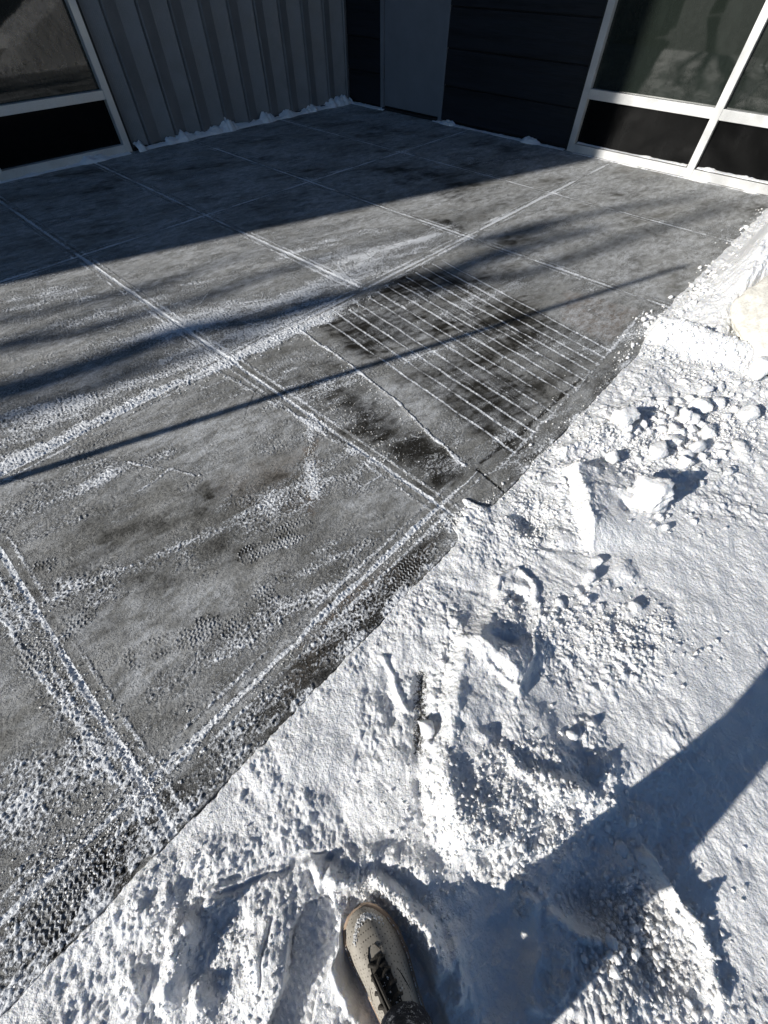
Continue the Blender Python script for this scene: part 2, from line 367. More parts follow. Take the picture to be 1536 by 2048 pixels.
    # strokes of frost left along the shovel's way
    for P, wd, a in (([(0, 620), (200, 590), (420, 560)], .05, .16), ([(0, 680), (200, 640), (330, 600)], .06, .14), ([(0, 760), (200, 690), (420, 640)], .05, .2),
                     ([(330, 660), (560, 600), (740, 520)], .09, .2), ([(560, 520), (660, 480), (740, 460)], .06, .24), ([(620, 540), (760, 500), (880, 470)], .05, .2),
                     ([(0, 830), (200, 790), (420, 720)], .06, .16), ([(60, 980), (200, 930), (330, 900)], .06, .2), ([(180, 960), (330, 910), (420, 870)], .03, .12),
                     ([(100, 1010), (220, 960)], .05, .2), ([(200, 1200), (330, 1100), (480, 1000)], .05, .12), ([(300, 1180), (420, 1140)], .05, .14),
                     ([(620, 830), (620, 920), (630, 990)], .025, .3), ([(560, 840), (640, 850)], .03, .2), ([(940, 330), (1090, 310)], .08, .3), ([(1000, 440), (1130, 400)], .05, .12),
                     ([(1080, 520), (1180, 560)], .03, .22), ([(1270, 450), (1330, 480)], .035, .25), ([(830, 340), (960, 300)], .05, .18), ([(1140, 600), (1210, 640)], .03, .2)):
        line(P, wd, dc=a, dl=a * 1.5)
    # thick bands of pushed snow
    line([(-60, 975), (0, 935), (130, 875), (300, 790), (440, 735), (540, 680), (600, 655)], .042, dc=0.62, dh=.004, dl=1.0)
    line([(440, 730), (520, 700), (600, 660), (650, 640)], .05, dc=0.55, dh=.003, dl=1.0)
    line([(620, 645), (740, 590), (860, 520), (935, 478)], .030, dc=0.30, dh=.002, dl=.3)
    line([(930, 478), (1030, 420), (1150, 365)], .035, dc=0.30, dh=.002, dl=.3)
    line([(430, 740), (640, 860), (760, 930), (860, 1000)], .016, dc=0.35, dh=.001, dl=.3)
    line([(420, 440), (560, 500), (740, 580)], .018, dc=0.25, dl=.3)
    line([(170, 520), (300, 610), (470, 725)], .020, dc=0.28, dl=.4)
    line([(340, 1540), (640, 1235), (870, 1020)], .011, dc=0.6, dh=.0015, dl=.5, rough=.3)
    line([(300, 1570), (480, 1390)], .020, dc=0.3, dl=.5)
    line([(-30, 1060), (60, 1200), (150, 1360), (275, 1535)], .008, dc=0.6, dh=.001, dl=.3)
    line([(-30, 1180), (60, 1320), (190, 1490), (230, 1560)], .010, dc=0.45, dh=.001, dl=.3)
    line([(240, 1500), (270, 1560), (290, 1620)], .02, dc=0.4, dl=.4)
    line([(520, 770), (512, 780), (480, 850)], .004, dw=0.9)
    line([(600, 662), (700, 730), (790, 800), (850, 860), (930, 930)], .008, dc=0.65, dh=.003, dl=.5, rough=.8)
    line([(250, 925), (400, 950)], .005, dc=0.4, dh=.001)
    line([(880, 1015), (1010, 925), (1160, 770), (1290, 620)], .010, dc=0.35, dl=.2)
    line([(960, 925), (1050, 860), (1160, 760)], .008, dw=1.2, dh=-.002)
    line([(885, 1005), (955, 945)], .005, dc=0.6, dh=.001)
    line([(955, 940), (1010, 985)], .006, dw=1.5, dh=-.004)  # dark recess beside the small block, its shade painted in through the wet layer
    line([(870, 960), (945, 915)], .004, dw=1.2)
    line([(900, 1060), (880, 1020)], .02, dc=.5, dl=.4)
    # grooves of the ramp, packed with snow: twelve across
    TL, TR, BL, BR = G(640, 632), G(875, 516), G(1030, 903), G(1222, 702)
    for i in range(13):
        f = i / 12 + (RNG.random() - 0.5) * 0.012
        a = TL + (TR - TL) * f; b = BL + (BR - BL) * f; s0 = RNG.random() * 0.05; a = a + (b - a) * s0
        Q = [a, b]; s = win(X, Y, Q, 0.05); d, _, t = pdist(X[s] + fbm(Y[s] * 6, X[s] * 0 + i, 3, 2) * 0.006, Y[s], Q)
        wob = 0.7 + 0.9 * fbm(Y[s] * 5, X[s] * 0 + i * 3.3, 31, 3)
        k = sm(.005 + .005 * np.clip(wob, 0, 1.5), .001, d) * np.clip(wob * 1.6 - .1, 0.0, 1.1); H[s] -= .002 * k; cover[s] += 0.85 * k; film[s] += k
        k2 = sm(.03, .008, d) * (1 - k); wet[s] += 0.15 * k2
    for i in range(46):
        f = RNG.random(); a = TL + (TR - TL) * f; b = BL + (BR - BL) * (f + RNG.normal(0, .012)); t0 = RNG.random() * .8; t1 = t0 + RNG.uniform(.08, .35)
        Q = [a + (b - a) * t0, a + (b - a) * min(1, t1)]; s = win(X, Y, Q, .05); d, _, t = pdist(wx[s], wy[s], Q); k = sm(RNG.uniform(.004, .012), .0, d) * sm(0, .3, t) * sm(0, .3, 1 - t)
        if i % 3: cover[s] += RNG.uniform(.15, .5) * k; film[s] += .4 * k
        else: wet[s] += .5 * k; cover[s] -= .2 * k
    for i in range(90):                                            # loose scratches and scrapes all over
        c = np.array([RNG.uniform(-.6, 5.0), RNG.uniform(.45, 5.2)]); an = RNG.normal(-.25, .35) if i % 4 else RNG.uniform(0, 3.14); L = RNG.uniform(.05, .4)
        Q = [c, c + L * np.array([math.cos(an), math.sin(an)])]; s = win(X, Y, Q, .04); d, _, t = pdist(wx[s], wy[s], Q); k = sm(RNG.uniform(.004, .010), .0, d) * sm(0, .3, t) * sm(0, .3, 1 - t)
        cover[s] += RNG.uniform(.1, .45) * k; film[s] += .5 * k
    # control joints and the smooth tooled band on each side
    for jx in JX:
        d = np.abs(X - jx + 0.002 * fbm(Y * 4, X * 0 + jx, 5, 2))
        br = np.clip(0.8 + .25 * sh + 1.3 * fbm(Y * 3.1, X * 0 + jx * 7, 14, 4), 0.1, 1.3)
        if abs(jx - 1.83) < .01: d = d + (sm(1.90, 1.84, Y)) * .2
        g = sm(.0095 + dist * .0022, .003, d); H -= .003 * g; cover += 0.95 * g * br; film += g * 1.2; wet -= g
        sd_ = sm(.008 + dist * .0016, .002, np.abs(d - .040)); cover += 0.42 * sd_ * np.clip(br, 0, 1); film += sd_ * 1.1; wet -= sd_ * .6; band = sm(.045, .036, d) * (1 - g); wet += 0.16 * band; film -= .2 * band
    for jy in JY:
        d = np.abs(Y - jy + 0.002 * fbm(X * 4, Y * 0 + jy, 6, 2)); on = sm(5.4, 5.2, X)
        br = np.clip(0.8 + .25 * sh + 1.3 * fbm(X * 3.1, Y * 0 + jy * 7, 15, 4), 0.1, 1.3)
        if jy == 0.475: on = on * sm(1.0, .9, X)
        g = sm(.0095 + dist * .0022, .003, d) * on; H -= .003 * g; cover += 0.9 * g * br; film += g * 1.2; wet -= g
        sd_ = sm(.008 + dist * .0016, .002, np.abs(d - .040)) * on; cover += 0.42 * sd_ * np.clip(br, 0, 1); film += sd_ * 1.1; wet -= sd_ * .6
    # boot prints
    for toe, heel, wd, a in (((625, 1043), (474, 1122), .105, .55), ((455, 1240), (240, 1325), .10, .33), ((548, 1170), (440, 1280), .07, .42), ((60, 1880), (215, 1700), .105, .75),
                             ((30, 1345), (190, 1215), .10, .5), ((840, 1115), (770, 1180), .08, .5), ((115, 1125), (60, 1140), .07, .45)):
        tg, hg = G(*toe), G(*heel); s = win(X, Y, [tg, hg], .08); m_, wv, edge = tread(X[s], Y[s], tg, hg, wd)
        m_ = m_ * np.clip(0.65 + 1.6 * fbm(X[s] * 16, Y[s] * 16, int(toe[0]), 3), 0.0, 1.0) if a < .7 else m_
        cover[s] = cover[s] * (1 - m_) + m_ * (0.40 + min(1, a * 1.7) * 0.55 * (2 * sm(-.1, .8, wv) - 1)); H[s] += m_ * a * .0024 * (wv * .5 + .2); wet[s] += m_ * a * .5 * (wv < 0)
        lump_amp[s] *= (1 - m_); wet[s] += m_ * .25 * a; rim = sm(.004, .0, np.abs(edge)) * (m_ > 0); cover[s] += rim * .3 * a
    film -= np.clip(wet, 0, 1) * .55
    # slab edge tone
    e = sm(.045, .0, Y - .33 - .015 * fbm(X * 12, Y * 12, 33, 3)); wet += e * .35; cover += sm(.05, .0, Y - .33) * sm(.0, .35, fbm(X * 10, Y * 16, 36, 4)) * .5; lump_amp += e * .5
    c = np.clip(cover, 0, 1.2)
    # real crumbs of snow
    near = sm(5.5, 1.5, dist)
    cr = lumps(X / .011, Y / .011, 5, .2, .75, .55) * .0042 + lumps(X / .005, Y / .005, 15, .3, .8, .7) * .0016
    k = sm(.38, .75, c) ; H += cr * np.clip(k * (.45 + lump_amp), 0, 1.6) * (0.4 + 0.6 * near)
    cover += sm(.0006, .002, cr) * k * .25
    gz = (1 - np.abs(vnoise(U * 52, Vv * 80, 92)) * 2.2); gz2 = fbm(X * 130, Y * 130, 94, 2)
    gran = sm(.22, .62, cover + .3 * fbm(X * 7, Y * 7, 95, 3)); H += (gz * .0020 + gz2 * .0024) * gran * sm(6, 1, dist) ** .3
    cover += gran * (.22 * (gz - .55) + .30 * gz2)
    H += fbm(X * 60, Y * 60, 90, 3) * .0007 + fbm(X * 3, Y * 3, 91, 3) * .002
    # snow thinning out at the foot of the walls
    wl = sm(.10, .0, YW - Y) + sm(.08, .0, XW - X); cover += wl * .25
    nx, ny = len(xs), len(ys)
    V = np.stack([X, Y, H], -1).reshape(-1, 3)
    F = grid_faces(nx, ny)
    # the slab's side down to the asphalt
    base = len(V); low = V[:nx].copy(); low[:, 2] = -.14; low[:, 1] += .0 ; V = np.vstack([V, low])
    i = np.arange(nx - 1, dtype=np.int32); F = np.vstack([F, np.stack([base + i, base + i + 1, i + 1, i], -1)])
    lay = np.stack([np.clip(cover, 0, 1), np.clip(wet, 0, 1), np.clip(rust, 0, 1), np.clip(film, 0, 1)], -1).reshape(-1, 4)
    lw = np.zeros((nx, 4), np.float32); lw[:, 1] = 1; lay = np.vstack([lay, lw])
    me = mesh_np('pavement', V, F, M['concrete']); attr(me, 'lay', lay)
    tag(link('pavement', me), kind='structure')
    print('patio verts', len(V))
patio()

# ------------------------------------------------------------------ snow beside the slab
YE = 0.333
def snow_height(X, Y):
    wx = X + fbm(X * 14, Y * 14, 103, 3) * 0.012; wy = Y + fbm(X * 14, Y * 14, 109, 3) * 0.012
    edge = YE + .012 * fbm(X * 5, Y * 0, 7, 3) + .007 * fbm(X * 50, Y * 40, 6, 4) - .001
    edge = edge + .07 * sm(2.25, 2.75, X) + .045 * sm(.06, .0, np.abs(X - .80)) * 0 + .02 * fbm(X * 8, Y * 0 + 3, 8, 3) * sm(2.1, 2.5, X)
    edge = edge + .075 * sm(.11, .04, np.abs(X - .86)) * (1 + fbm(X * 30, Y * 0, 12, 2))
    s = edge - wy * 0 - Y
    h = -.022 + .027 * sm(-.002, .006, s) + .010 * sm(.01, .10, s) + .025 * sm(.1, .7, s)
    inn = sm(.0, .03, s)
    dirt = np.zeros_like(X); asph = np.zeros_like(X); rough = np.full(X.shape, 1.0, np.float32)
    h = h + inn * (fbm(X * 4, Y * 4, 121, 3) * .012)
    def step(P, up, w0=.0, w1=.03, fall=.6, side=1, endsoft=.08):
        nonlocal h
        Q = [G(*p, .03) for p in P]; d, sg, t = pdist(wx, wy, Q); sd_ = d * sg * side
        k = sm(-w0, w1, sd_) * np.exp(-np.maximum(sd_, 0) / min(fall, .16)) * sm(0, .22, t) * sm(0, .22, 1 - t); h = h + up * k * inn
    def ridge(P, wd, up, pw=1, rg=0.0, dr=0, asp=0):
        nonlocal h, dirt, asph, rough
        Q = [G(*p, .03) for p in P]; d, sg, t = pdist(wx, wy, Q); k = sm(wd, 0, d) ** pw; h = h + up * k * inn; rough = rough + rg * k; dirt = dirt + dr * k; asph = asph + asp * k
    def dome(px, py, r, up, asp_=1.0, ang=0.0, flat=1, rg=0, dr=0):
        nonlocal h, dirt, rough
        c = G(px, py, .03); ca, sa = math.cos(ang), math.sin(ang); u = (wx - c[0]) * ca + (wy - c[1]) * sa; v = -(wx - c[0]) * sa + (wy - c[1]) * ca
        d = np.sqrt((u / asp_) ** 2 + v ** 2) / r; k = sm(1, 0, d) ** flat; h = h + up * k * inn; rough = rough + rg * k; dirt = dirt + dr * k
    # west-facing broken faces of the crust (lit by the sun)
    step([(1120, 920), (1140, 985), (1172, 1110)], .085, .005, .030, .35, -1 * -1)
    step([(905, 1215), (900, 1300), (875, 1400), (866, 1480), (856, 1560), (872, 1650), (905, 1745)], .080, .004, .045, .45)
    step([(915, 1285), (975, 1330), (1040, 1395)], .045, .004, .03, .35)
    ridge([(905, 1225), (890, 1330), (872, 1420), (862, 1560), (875, 1650)], .045, .010, rg=1.6); ridge([(1120, 930), (1145, 1000), (1170, 1100)], .045, .004, rg=1.8); ridge([(1078, 1215), (1060, 1320), (1015, 1410)], .006, .006)
    ridge([(925, 1290), (1035, 1390)], .03, .0, rg=1.2); ridge([(1290, 1720), (1400, 1880)], .05, 0, rg=1.5)
    ridge([(920, 1280), (1030, 1390)], .022, .014)
    ridge([(866, 1500), (860, 1600)], .04, .012, rg=1)
    # asphalt showing in the slit, low trampled strip to its left
    ridge([(846, 1350), (842, 1420), (840, 1500)], .036, -.014, asp=.80)
    ridge([(838, 1560), (850, 1640)], .020, -.01, asp=.42)
    ridge([(765, 1310), (790, 1370), (815, 1420)], .014, .012)
    ridge([(775, 1330), (770, 1380), (790, 1440)], .03, -.012)
    # hollows
    dome(1065, 1035, .085, -.035, 1.2, 0.5, rg=1.2); dome(1035, 1190, .040, -.040, 1.35, 1.6, rg=1.5); dome(1005, 1285, .035, -.030, 1.6, 1.9, rg=1)
    ridge([(995, 1180), (1000, 1150), (1035, 1135), (1065, 1160), (1072, 1210)], .014, .016)
    ridge([(1060, 1085), (1170, 1100)], .03, -.010); dome(1245, 1015, .035, -.03, 1.5, 1.0)
    # trench under the photographer's shadow
    step([(890, 1745), (960, 1715), (1060, 1680), (1120, 1620), (1200, 1585)], .055, .01, .035, .9)
    ridge([(1000, 1720), (1080, 1680), (1130, 1640)], .03, .020, rg=2.0, dr=.25)
    dome(1010, 1880, .12, -.035, 1.6, 0.9); dome(1170, 1790, .07, -.045, 1.5, -0.4); dome(1190, 1690, .08, -.03, 1.4, -.5, rg=.6)
    ridge([(1060, 1800), (1075, 1900), (1060, 2000)], .025, .020); ridge([(1100, 1830), (1160, 1870), (1220, 1890)], .02, .016)
    dome(1260, 1840, .10, -.02, 1.6, -.6, rg=2.5, dr=.75); dome(1340, 1930, .06, -.015, 1.8, -.8, rg=2, dr=.5); dome(1180, 1990, .12, .02, 1.5, -.6, rg=1.5, dr=.2)
    ridge([(1285, 1715), (1320, 1760), (1362, 1830)], .022, .045); ridge([(1370, 1840), (1410, 1900), (1430, 2000)], .022, .022, rg=1)
    ridge([(950, 1740), (1050, 1760), (1040, 1820)], .03, .012, rg=2, dr=.4)
    # churned snow round the shoe
    ridge([(640, 1745), (690, 1765), (745, 1772), (800, 1795), (850, 1850), (880, 1925)], .030, .042, rg=1.2)
    ridge([(700, 1720), (760, 1700), (850, 1745)], .04, .018, rg=.6)
    ridge([(672, 1850), (668, 1930), (700, 2010)], .018, .030); ridge([(905, 1900), (915, 1990)], .03, .02, rg=1)
    # mounds, lower left
    dome(365, 1880, .045, .050, 1.4, 1.2, 1); dome(345, 1960, .040, .040, 1.5, .6); dome(400, 1995, .035, .035); dome(420, 1800, .04, .022); dome(330, 1800, .03, .018); dome(515, 1915, .03, .012)
    dome(250, 1985, .05, .02, rg=1)
    ridge([(390, 1805), (470, 1775), (560, 1740), (650, 1700)], .010, -.014); ridge([(400, 1775), (500, 1745), (600, 1715)], .009, -.009); ridge([(540, 1830), (530, 1900), (522, 1960)], .006, -.010)
    ridge([(620, 1760), (650, 1745), (660, 1720)], .02, -.02)
    ridge([(200, 1860), (290, 1760), (420, 1690)], .04, .008)
    # ridge lines on the right
    ridge([(1100, 1590), (1190, 1600), (1200, 1540)], .05, .02, rg=.5); ridge([(960, 1480), (1060, 1560), (1150, 1590)], .035, .012, rg=1)
    dome(1170, 1460, .06, .012, rg=1.5); dome(1250, 1300, .14, .008, 1.5, 0, rg=2.0); dome(1250, 1150, .05, .01, rg=1); ridge([(1080, 1240), (1160, 1215), (1250, 1130)], .02, .006, rg=1.5)
    ridge([(1130, 900), (1180, 880), (1230, 850)], .05, .022, rg=1); ridge([(1200, 880), (1320, 840)], .10, .012, rg=1.5)
    ridge([(1215, 820), (1300, 800)], .05, .02, rg=.5)
    # bright heap before the bank, then the bank itself
    ridge([(1310, 655), (1400, 690), (1480, 720)], .14, .09, rg=.6)
    bx = sm(2.55, 3.5, X); by = np.maximum(0, .36 - .03 * (X - 3) - Y)
    bk = bx * (np.minimum(by * 1.25, .22 + by * .45)) ; bk = np.minimum(bk + bx * sm(0, .25, by) * np.clip(X - 2.9, 0, 2.4) * .36, 1.05)
    bk = np.minimum(bk, np.clip((X - 2.9) * .42 + .12, .04, 1.3)) * (1 - .92 * sm(1.1, 2.2, by))
    stri = fbm(X * 2.2 + Y * 7, Y * 1.5, 151, 4, .6)
    h = h + bk * (1 + .10 * stri) + bx * sm(0, .15, by) * (.045 * fbm(X * 3.5 + Y * 3, (Y - X * .25) * 16, 160, 4, .6))
    db = np.hypot(X - 2.95, Y + .32); k = sm(.47, .36, db); h = h * (1 - k) + k * np.minimum(h, .06 + .2 * (X - 2.9))
    dome(560, 1940, .13, .030, 1.4, .8); dome(650, 1900, .05, .02)
    # boot print left of the shoe
    toe, heel = G(655, 1790, .02), G(560, 2130, .02); m_, wv, ed = tread(X, Y, toe, heel, .105, .0155)
    h = h * (1 - m_) + m_ * np.minimum(h, .008 + .0016 * wv) + .012 * sm(.016, 0, np.abs(ed + .008)) * (1 - m_) * sm(.22, .1, np.hypot(X - (toe[0] + heel[0]) / 2, Y - (toe[1] + heel[1]) / 2)) * 0
    h = h + m_ * np.maximum(0, fbm(X * 18, Y * 18, 300, 3)) * .02 * sm(0, .03, ed)
    mprint = m_ * sm(0, .006, ed) * (1 - sm(.1, .4, fbm(X * 18, Y * 18, 300, 3)))
    # the shoe's own pocket
    dx, dy = X - SHC[0], Y - SHC[1]; u = dx * SHA[0] + dy * SHA[1]; v = -dx * SHA[1] + dy * SHA[0]
    dsh = np.sqrt((u / .150) ** 2 + (v / .060) ** 2); k = sm(1.42, 1.02, dsh + .12 * fbm(X * 25, Y * 25, 310, 2)); h = h * (1 - k) + k * .0
    # surface: crust waves, pits and grains
    still = np.zeros_like(X)
    for px, py, rr_, a_ in ((1290, 1110, .20, 1.6), (1130, 1150, .10, 1.3), (1480, 1150, .22, 1.2), (1090, 1430, .075, 1.2), (1480, 1560, .14, 1.2), (1440, 1350, .18, 1.0), (640, 1480, .10, 1.3), (1420, 1850, .12, 1.3)):
        c_ = G(px, py, .03); still = np.maximum(still, sm(1.15, .7, np.hypot((X - c_[0]) / a_, Y - c_[1]) / rr_ + .35 * fbm(X * 9, Y * 9, 181, 3)))
    rough = np.clip(rough, .5, 3.5)
    ca = math.cos(.75); sa = math.sin(.75); u = X * ca + Y * sa; v = -X * sa + Y * ca
    crust = fbm(wx * 30, wy * 24, 201, 4, .6) * .0055 + np.abs(fbm(u * 26, v * 60, 220, 3)) * .0045 + fbm(X * 95, Y * 95, 230, 3, .6) * .0022
    calm = 1 - .72 * (1 - sm(0, .28, np.abs(fbm(X * 1.9 + 4, Y * 1.9, 240, 2)) + .1 * (rough - 1)))
    big = fbm(wx * 7, wy * 7, 190, 3) * .011 + (np.abs(fbm(wx * 5, wy * 9, 195, 3)) - .2) * .016
    h = h + inn * (1 - .93 * mprint) * (1 - .62 * still) * (1.15 * big + 1.6 * crust * calm * (.55 + .45 * rough))
    cr = lumps(X / .030, Y / .030, 260, .2, .6, .30) * .020 + lumps(X / .014, Y / .014, 270, .2, .75, .45) * .009
    zone = np.clip(.12 + (rough - 1) * .5 + sm(.05, .4, fbm(X * 3.1, Y * 3.1, 280, 3)) * .5 + .35 * sm(.9, 1.5, X) + .5 * sm(.05, .0, np.abs(s - .01)) * sm(.5, 1.2, X), 0, 1.3)
    h = h + inn * cr * zone * (1 - mprint) * (1 - .85 * still)
    h = np.where(asph > .45, h, h)
    return h, np.clip(dirt, 0, 1), np.clip(asph, 0, 1), s
toe_g = G(722, 1810, .05); SHA = (-math.sin(R(28)) * RT + math.cos(R(28)) * FW)[:2]; SHL = .292
SHC = toe_g - SHA * (SHL / 2)
def snow():
    xs = axis_coords(-2.6, 6.5, -.85, .95, .0029, .85); ys = axis_coords(-3.4, .56, -.85, .56, .0029, 1.6)
    X, Y = np.meshgrid(xs.astype(np.float64), ys.astype(np.float64))
    h, dirt, asph, s = snow_height(X, Y)
    V = np.stack([X, Y, h], -1).reshape(-1, 3)
    me = mesh_np('snow_ground', V, grid_faces(len(xs), len(ys)), M['snow'])
    lay = np.stack([dirt, asph, dirt * 0, dirt * 0 + 1], -1).reshape(-1, 4); attr(me, 'lay', lay)
    tag(link('snow_ground', me), kind='structure'); print('snow verts', len(V))
    return xs, ys, h
SX, SY, SH = snow()
def hs(x, y):
    """height of the snow (or slab) at a point"""
    if y > YE + .01: return 0.0
    i = min(max(np.searchsorted(SX, x), 1), len(SX) - 1); j = min(max(np.searchsorted(SY, y), 1), len(SY) - 1); return float(SH[j, i])

# ------------------------------------------------------------------ chunks of snow
LAST = [None]
def chunk_mesh(seed, sub, cuts=7, rough=.12, sx=1, sy=.75, sz=.6):
    bm = bmesh.new(); bmesh.ops.create_icosphere(bm, subdivisions=sub, radius=1.0)
    rr = random.Random(seed); pl = []
    for _ in range(cuts):
        n = Vector((rr.gauss(0, 1), rr.gauss(0, 1), rr.gauss(0, .8))).normalized(); pl.append((n, rr.uniform(.48, .80)))
    o = Vector((rr.uniform(0, 50), rr.uniform(0, 50), 0))
    for v in bm.verts:
        p = v.co.normalized(); p = p * (1 + .22 * mn.noise(p * 1.3 + o))
        for n, d in pl:
            k = p.dot(n)
            if k > d: p = p - n * (k - d) * .97
        p = p * (1 + rough * mn.noise(p * 3.7 + o) + rough * .5 * mn.noise(p * 9 + o))
        v.co = Vector((p.x * sx, p.y * sy, p.z * sz))
    me = bpy.data.meshes.new('snow_chunk'); bm.to_mesh(me); bm.free(); me.materials.append(M['lump'])
    for p in me.polygons: p.use_smooth = True
    return me
def place(px, py, wpx, me, label, group=None, name='snow_chunk', cat='snow chunk', rz=None, ry=0., k=1.0, sink=.25, flat=1.0):
    z0 = .03; g = G(px, py, z0)
    for _ in range(3): z0 = hs(*g); g = G(px, py, z0 + .01)
    dpt = math.sqrt(g[0] ** 2 + g[1] ** 2 + CH ** 2); depth = abs((np.array([g[0], g[1], z0 - CH])) @ fwd)
    r = wpx * .5 * depth / FPX * k
    o = link(name, me); o.location = (g[0], g[1], z0 + r * .6 * (1 - 2 * sink) * flat); o.scale = (r, r, r * flat)
    o.rotation_euler = (random.uniform(-.3, .3), ry, rz if rz is not None else random.uniform(0, 6.28))
    LAST[0] = o
    return tag(o, label, cat, group)
BIG = [((1296, 1000), 92, 'large bright angular snow block with a long shadow beside it, widest chunk on the snow', 1.2, .9),
       ((1243, 842), 74, 'smooth oval white snow block nearest the corner of the grooved concrete', .6, .6),
       ((852, 1458), 44, 'upright pointed snow chunk on the dark asphalt slit left of the crust face', 1.6, 1.1),
       ((1312, 905), 50, 'round snow lump in the middle of the rubble behind the largest block', 0, .8),
       ((1388, 900), 44, 'round snow lump just right of the rubble centre', 0, .8),
       ((1222, 920), 40, 'white snow lump standing on the top of the lit crust face', 0, .9),
       ((1345, 860), 34, 'snow lump with shaded side behind the rubble centre', .5, .8),
       ((1495, 832), 46, 'large pale lump half sunk in the snow near the right edge of the photo', .3, .7),
       ((1510, 745), 52, 'big white lump at the foot of the snow bank below the pale boulder', 0, .9),
       ((1178, 1155), 34, 'lone bright snow lump casting a long shadow below the striped hollow', 0, .8),
       ((1195, 1122), 30, 'small pale lump just behind the lone bright lump', 0, .6),
       ((1382, 862), 28, 'pale snow lump on the far side of the rubble', 0, .8),
       ((1402, 852), 24, 'small round lump beside the pale lump on the far side of the rubble', 0, .8),
       ((1340, 825), 34, 'broad low lump beside a dark shadow at the back of the rubble', 0, .6),
       ((372, 1860), 26, 'pointed snow lump on top of the mound at the lower left', 1.4, 1.2),
       ((1120, 1205), 26, 'flat tilted snow flake on the smooth snow right of the boot hole', .8, .5),
       ((1145, 1470), 24, 'bright tilted slab of crust beside a dark pit', 1.9, .9),
       ((1268, 1215), 28, 'thin upright plate of crust among the crumbs at the right', 1.8, .8),
       ((1490, 1000 - 100), 22, 'small white lump far right of the rubble by itself', 0, .7),
       ((1455, 945), 24, 'tapered lump on the smooth snow right of the largest block', 0, .7)]
for i, ((px, py), wd, lab, rz, fl) in enumerate(BIG):
    place(px, py, wd, chunk_mesh(100 + i, 4 if wd > 60 else 3, 9 if wd > 60 else 6, .20), lab, rz=rz, flat=fl * 1.5, sink=.12)
protos = [chunk_mesh(500 + i, 3, 7, .34, 1, random.uniform(.6, .9), random.uniform(.5, .8)) for i in range(9)]
WHERE = {'snow lumps in the rubble field': ('the rubble behind the big block', 'snow lump'), 'snow lumps near the right edge': ('the lumps near the right edge', 'snow lump'), 'snow lumps below the largest block': ('the lumps below the big block', 'snow lump'), 'snow lumps in the striped hollow': ('the striped hollow by the slab', 'snow lump'), 'snow lumps right of the boot hole': ('the lumps beside the boot hole', 'snow lump'), 'snow lumps inside the boot hole': ('the oval boot hole', 'snow lump'), 'snow lumps above the leg shadow': ('the crust above the leg shadow', 'snow lump'), 'crust plates in the leg shadow': ('the shaded plates of crust', 'crust plate'), 'crust chips in the lower right pit': ('the dirty pit at lower right', 'crust chip'), 'snow lumps at the lower right': ('the open snow at lower right', 'snow lump'), 'ice lumps on the broken crust': ('the broken crust above the shoe', 'ice lump')}
ORD = ['largest', 'second largest', 'third largest', 'fourth largest', 'fifth largest', 'sixth largest', 'seventh largest', 'eighth largest', 'ninth largest', 'tenth largest', 'eleventh largest', 'twelfth largest', 'thirteenth largest', 'fourteenth largest']
def scatter(n, cx, cy, sx, sy, w0, w1, label, group, rot=0.0):
    made = []
    rr = random.Random(int(cx * 7 + cy))
    k = 0
    while k < n:
        a, b = rr.gauss(0, 1), rr.gauss(0, 1)
        if a * a + b * b > 5: continue
        px = cx + (a * sx * math.cos(rot) - b * sy * math.sin(rot)); py = cy + (a * sx * math.sin(rot) + b * sy * math.cos(rot))
        if px > 1550 or py > 2070: continue
        g = G(px, py, .02)
        if g[1] > YE - .02: continue
        place(px, py, w0 + (w1 - w0) * rr.random() ** 2.2, protos[rr.randrange(9)], label, group, flat=rr.uniform(.8, 1.3), sink=.25); k += 1
        made.append((LAST[0], px, py, LAST[0].scale[0] * 1.0))
    relabel(made, *WHERE[group])
def relabel(made, where, noun):
    xs = sorted(m[1] for m in made); ys = sorted(m[2] for m in made); n = len(xs); cells = {}
    tx = (xs[n // 3], xs[2 * n // 3]); ty = (ys[n // 3], ys[2 * n // 3])
    for m in made:
        cx = 0 if m[1] < tx[0] else (1 if m[1] < tx[1] else 2); cy = 0 if m[2] < ty[0] else (1 if m[2] < ty[1] else 2); cells.setdefault((cy, cx), []).append(m)
    nm = [['top left part', 'top middle', 'top right part'], ['left side', 'very middle', 'right side'], ['bottom left part', 'bottom middle', 'bottom right part']]
    for (cy, cx), L in cells.items():
        L.sort(key=lambda m: -m[3])
        for i, m in enumerate(L): m[0]['label'] = '%s %s in the %s of %s' % (ORD[i] if len(L) > 1 else 'only', noun, nm[cy][cx], where)
scatter(66, 1350, 885, 70, 48, 15, 44, 'fist-sized lump of snow in the rubble field behind the largest block', 'snow lumps in the rubble field')
scatter(36, 1440, 820, 60, 55, 12, 34, 'small snow lump between the rubble field and the right edge', 'snow lumps near the right edge')
scatter(26, 1340, 1030, 60, 22, 8, 20, 'small snow lump just below the largest block', 'snow lumps below the largest block', .3)
scatter(18, 1075, 1010, 28, 40, 8, 16, 'small snow lump lying in the striped hollow near the slab corner', 'snow lumps in the striped hollow')
scatter(22, 1190, 1200, 50, 25, 8, 20, 'small snow lump on the smooth snow right of the boot hole', 'snow lumps right of the boot hole', -.5)
scatter(12, 1030, 1195, 14, 22, 8, 18, 'snow lump fallen into the oval boot hole', 'snow lumps inside the boot hole')
scatter(22, 1280, 1300, 90, 60, 8, 17, 'small snow lump on the crust above the leg shadow', 'snow lumps above the leg shadow')
scatter(22, 1240, 1640, 60, 40, 10, 34, 'broken plate of crust lying in the leg shadow', 'crust plates in the leg shadow', .6)
scatter(26, 1300, 1850, 70, 60, 9, 30, 'chip of dirty crust in the kicked-out pit at the lower right', 'crust chips in the lower right pit', .6)
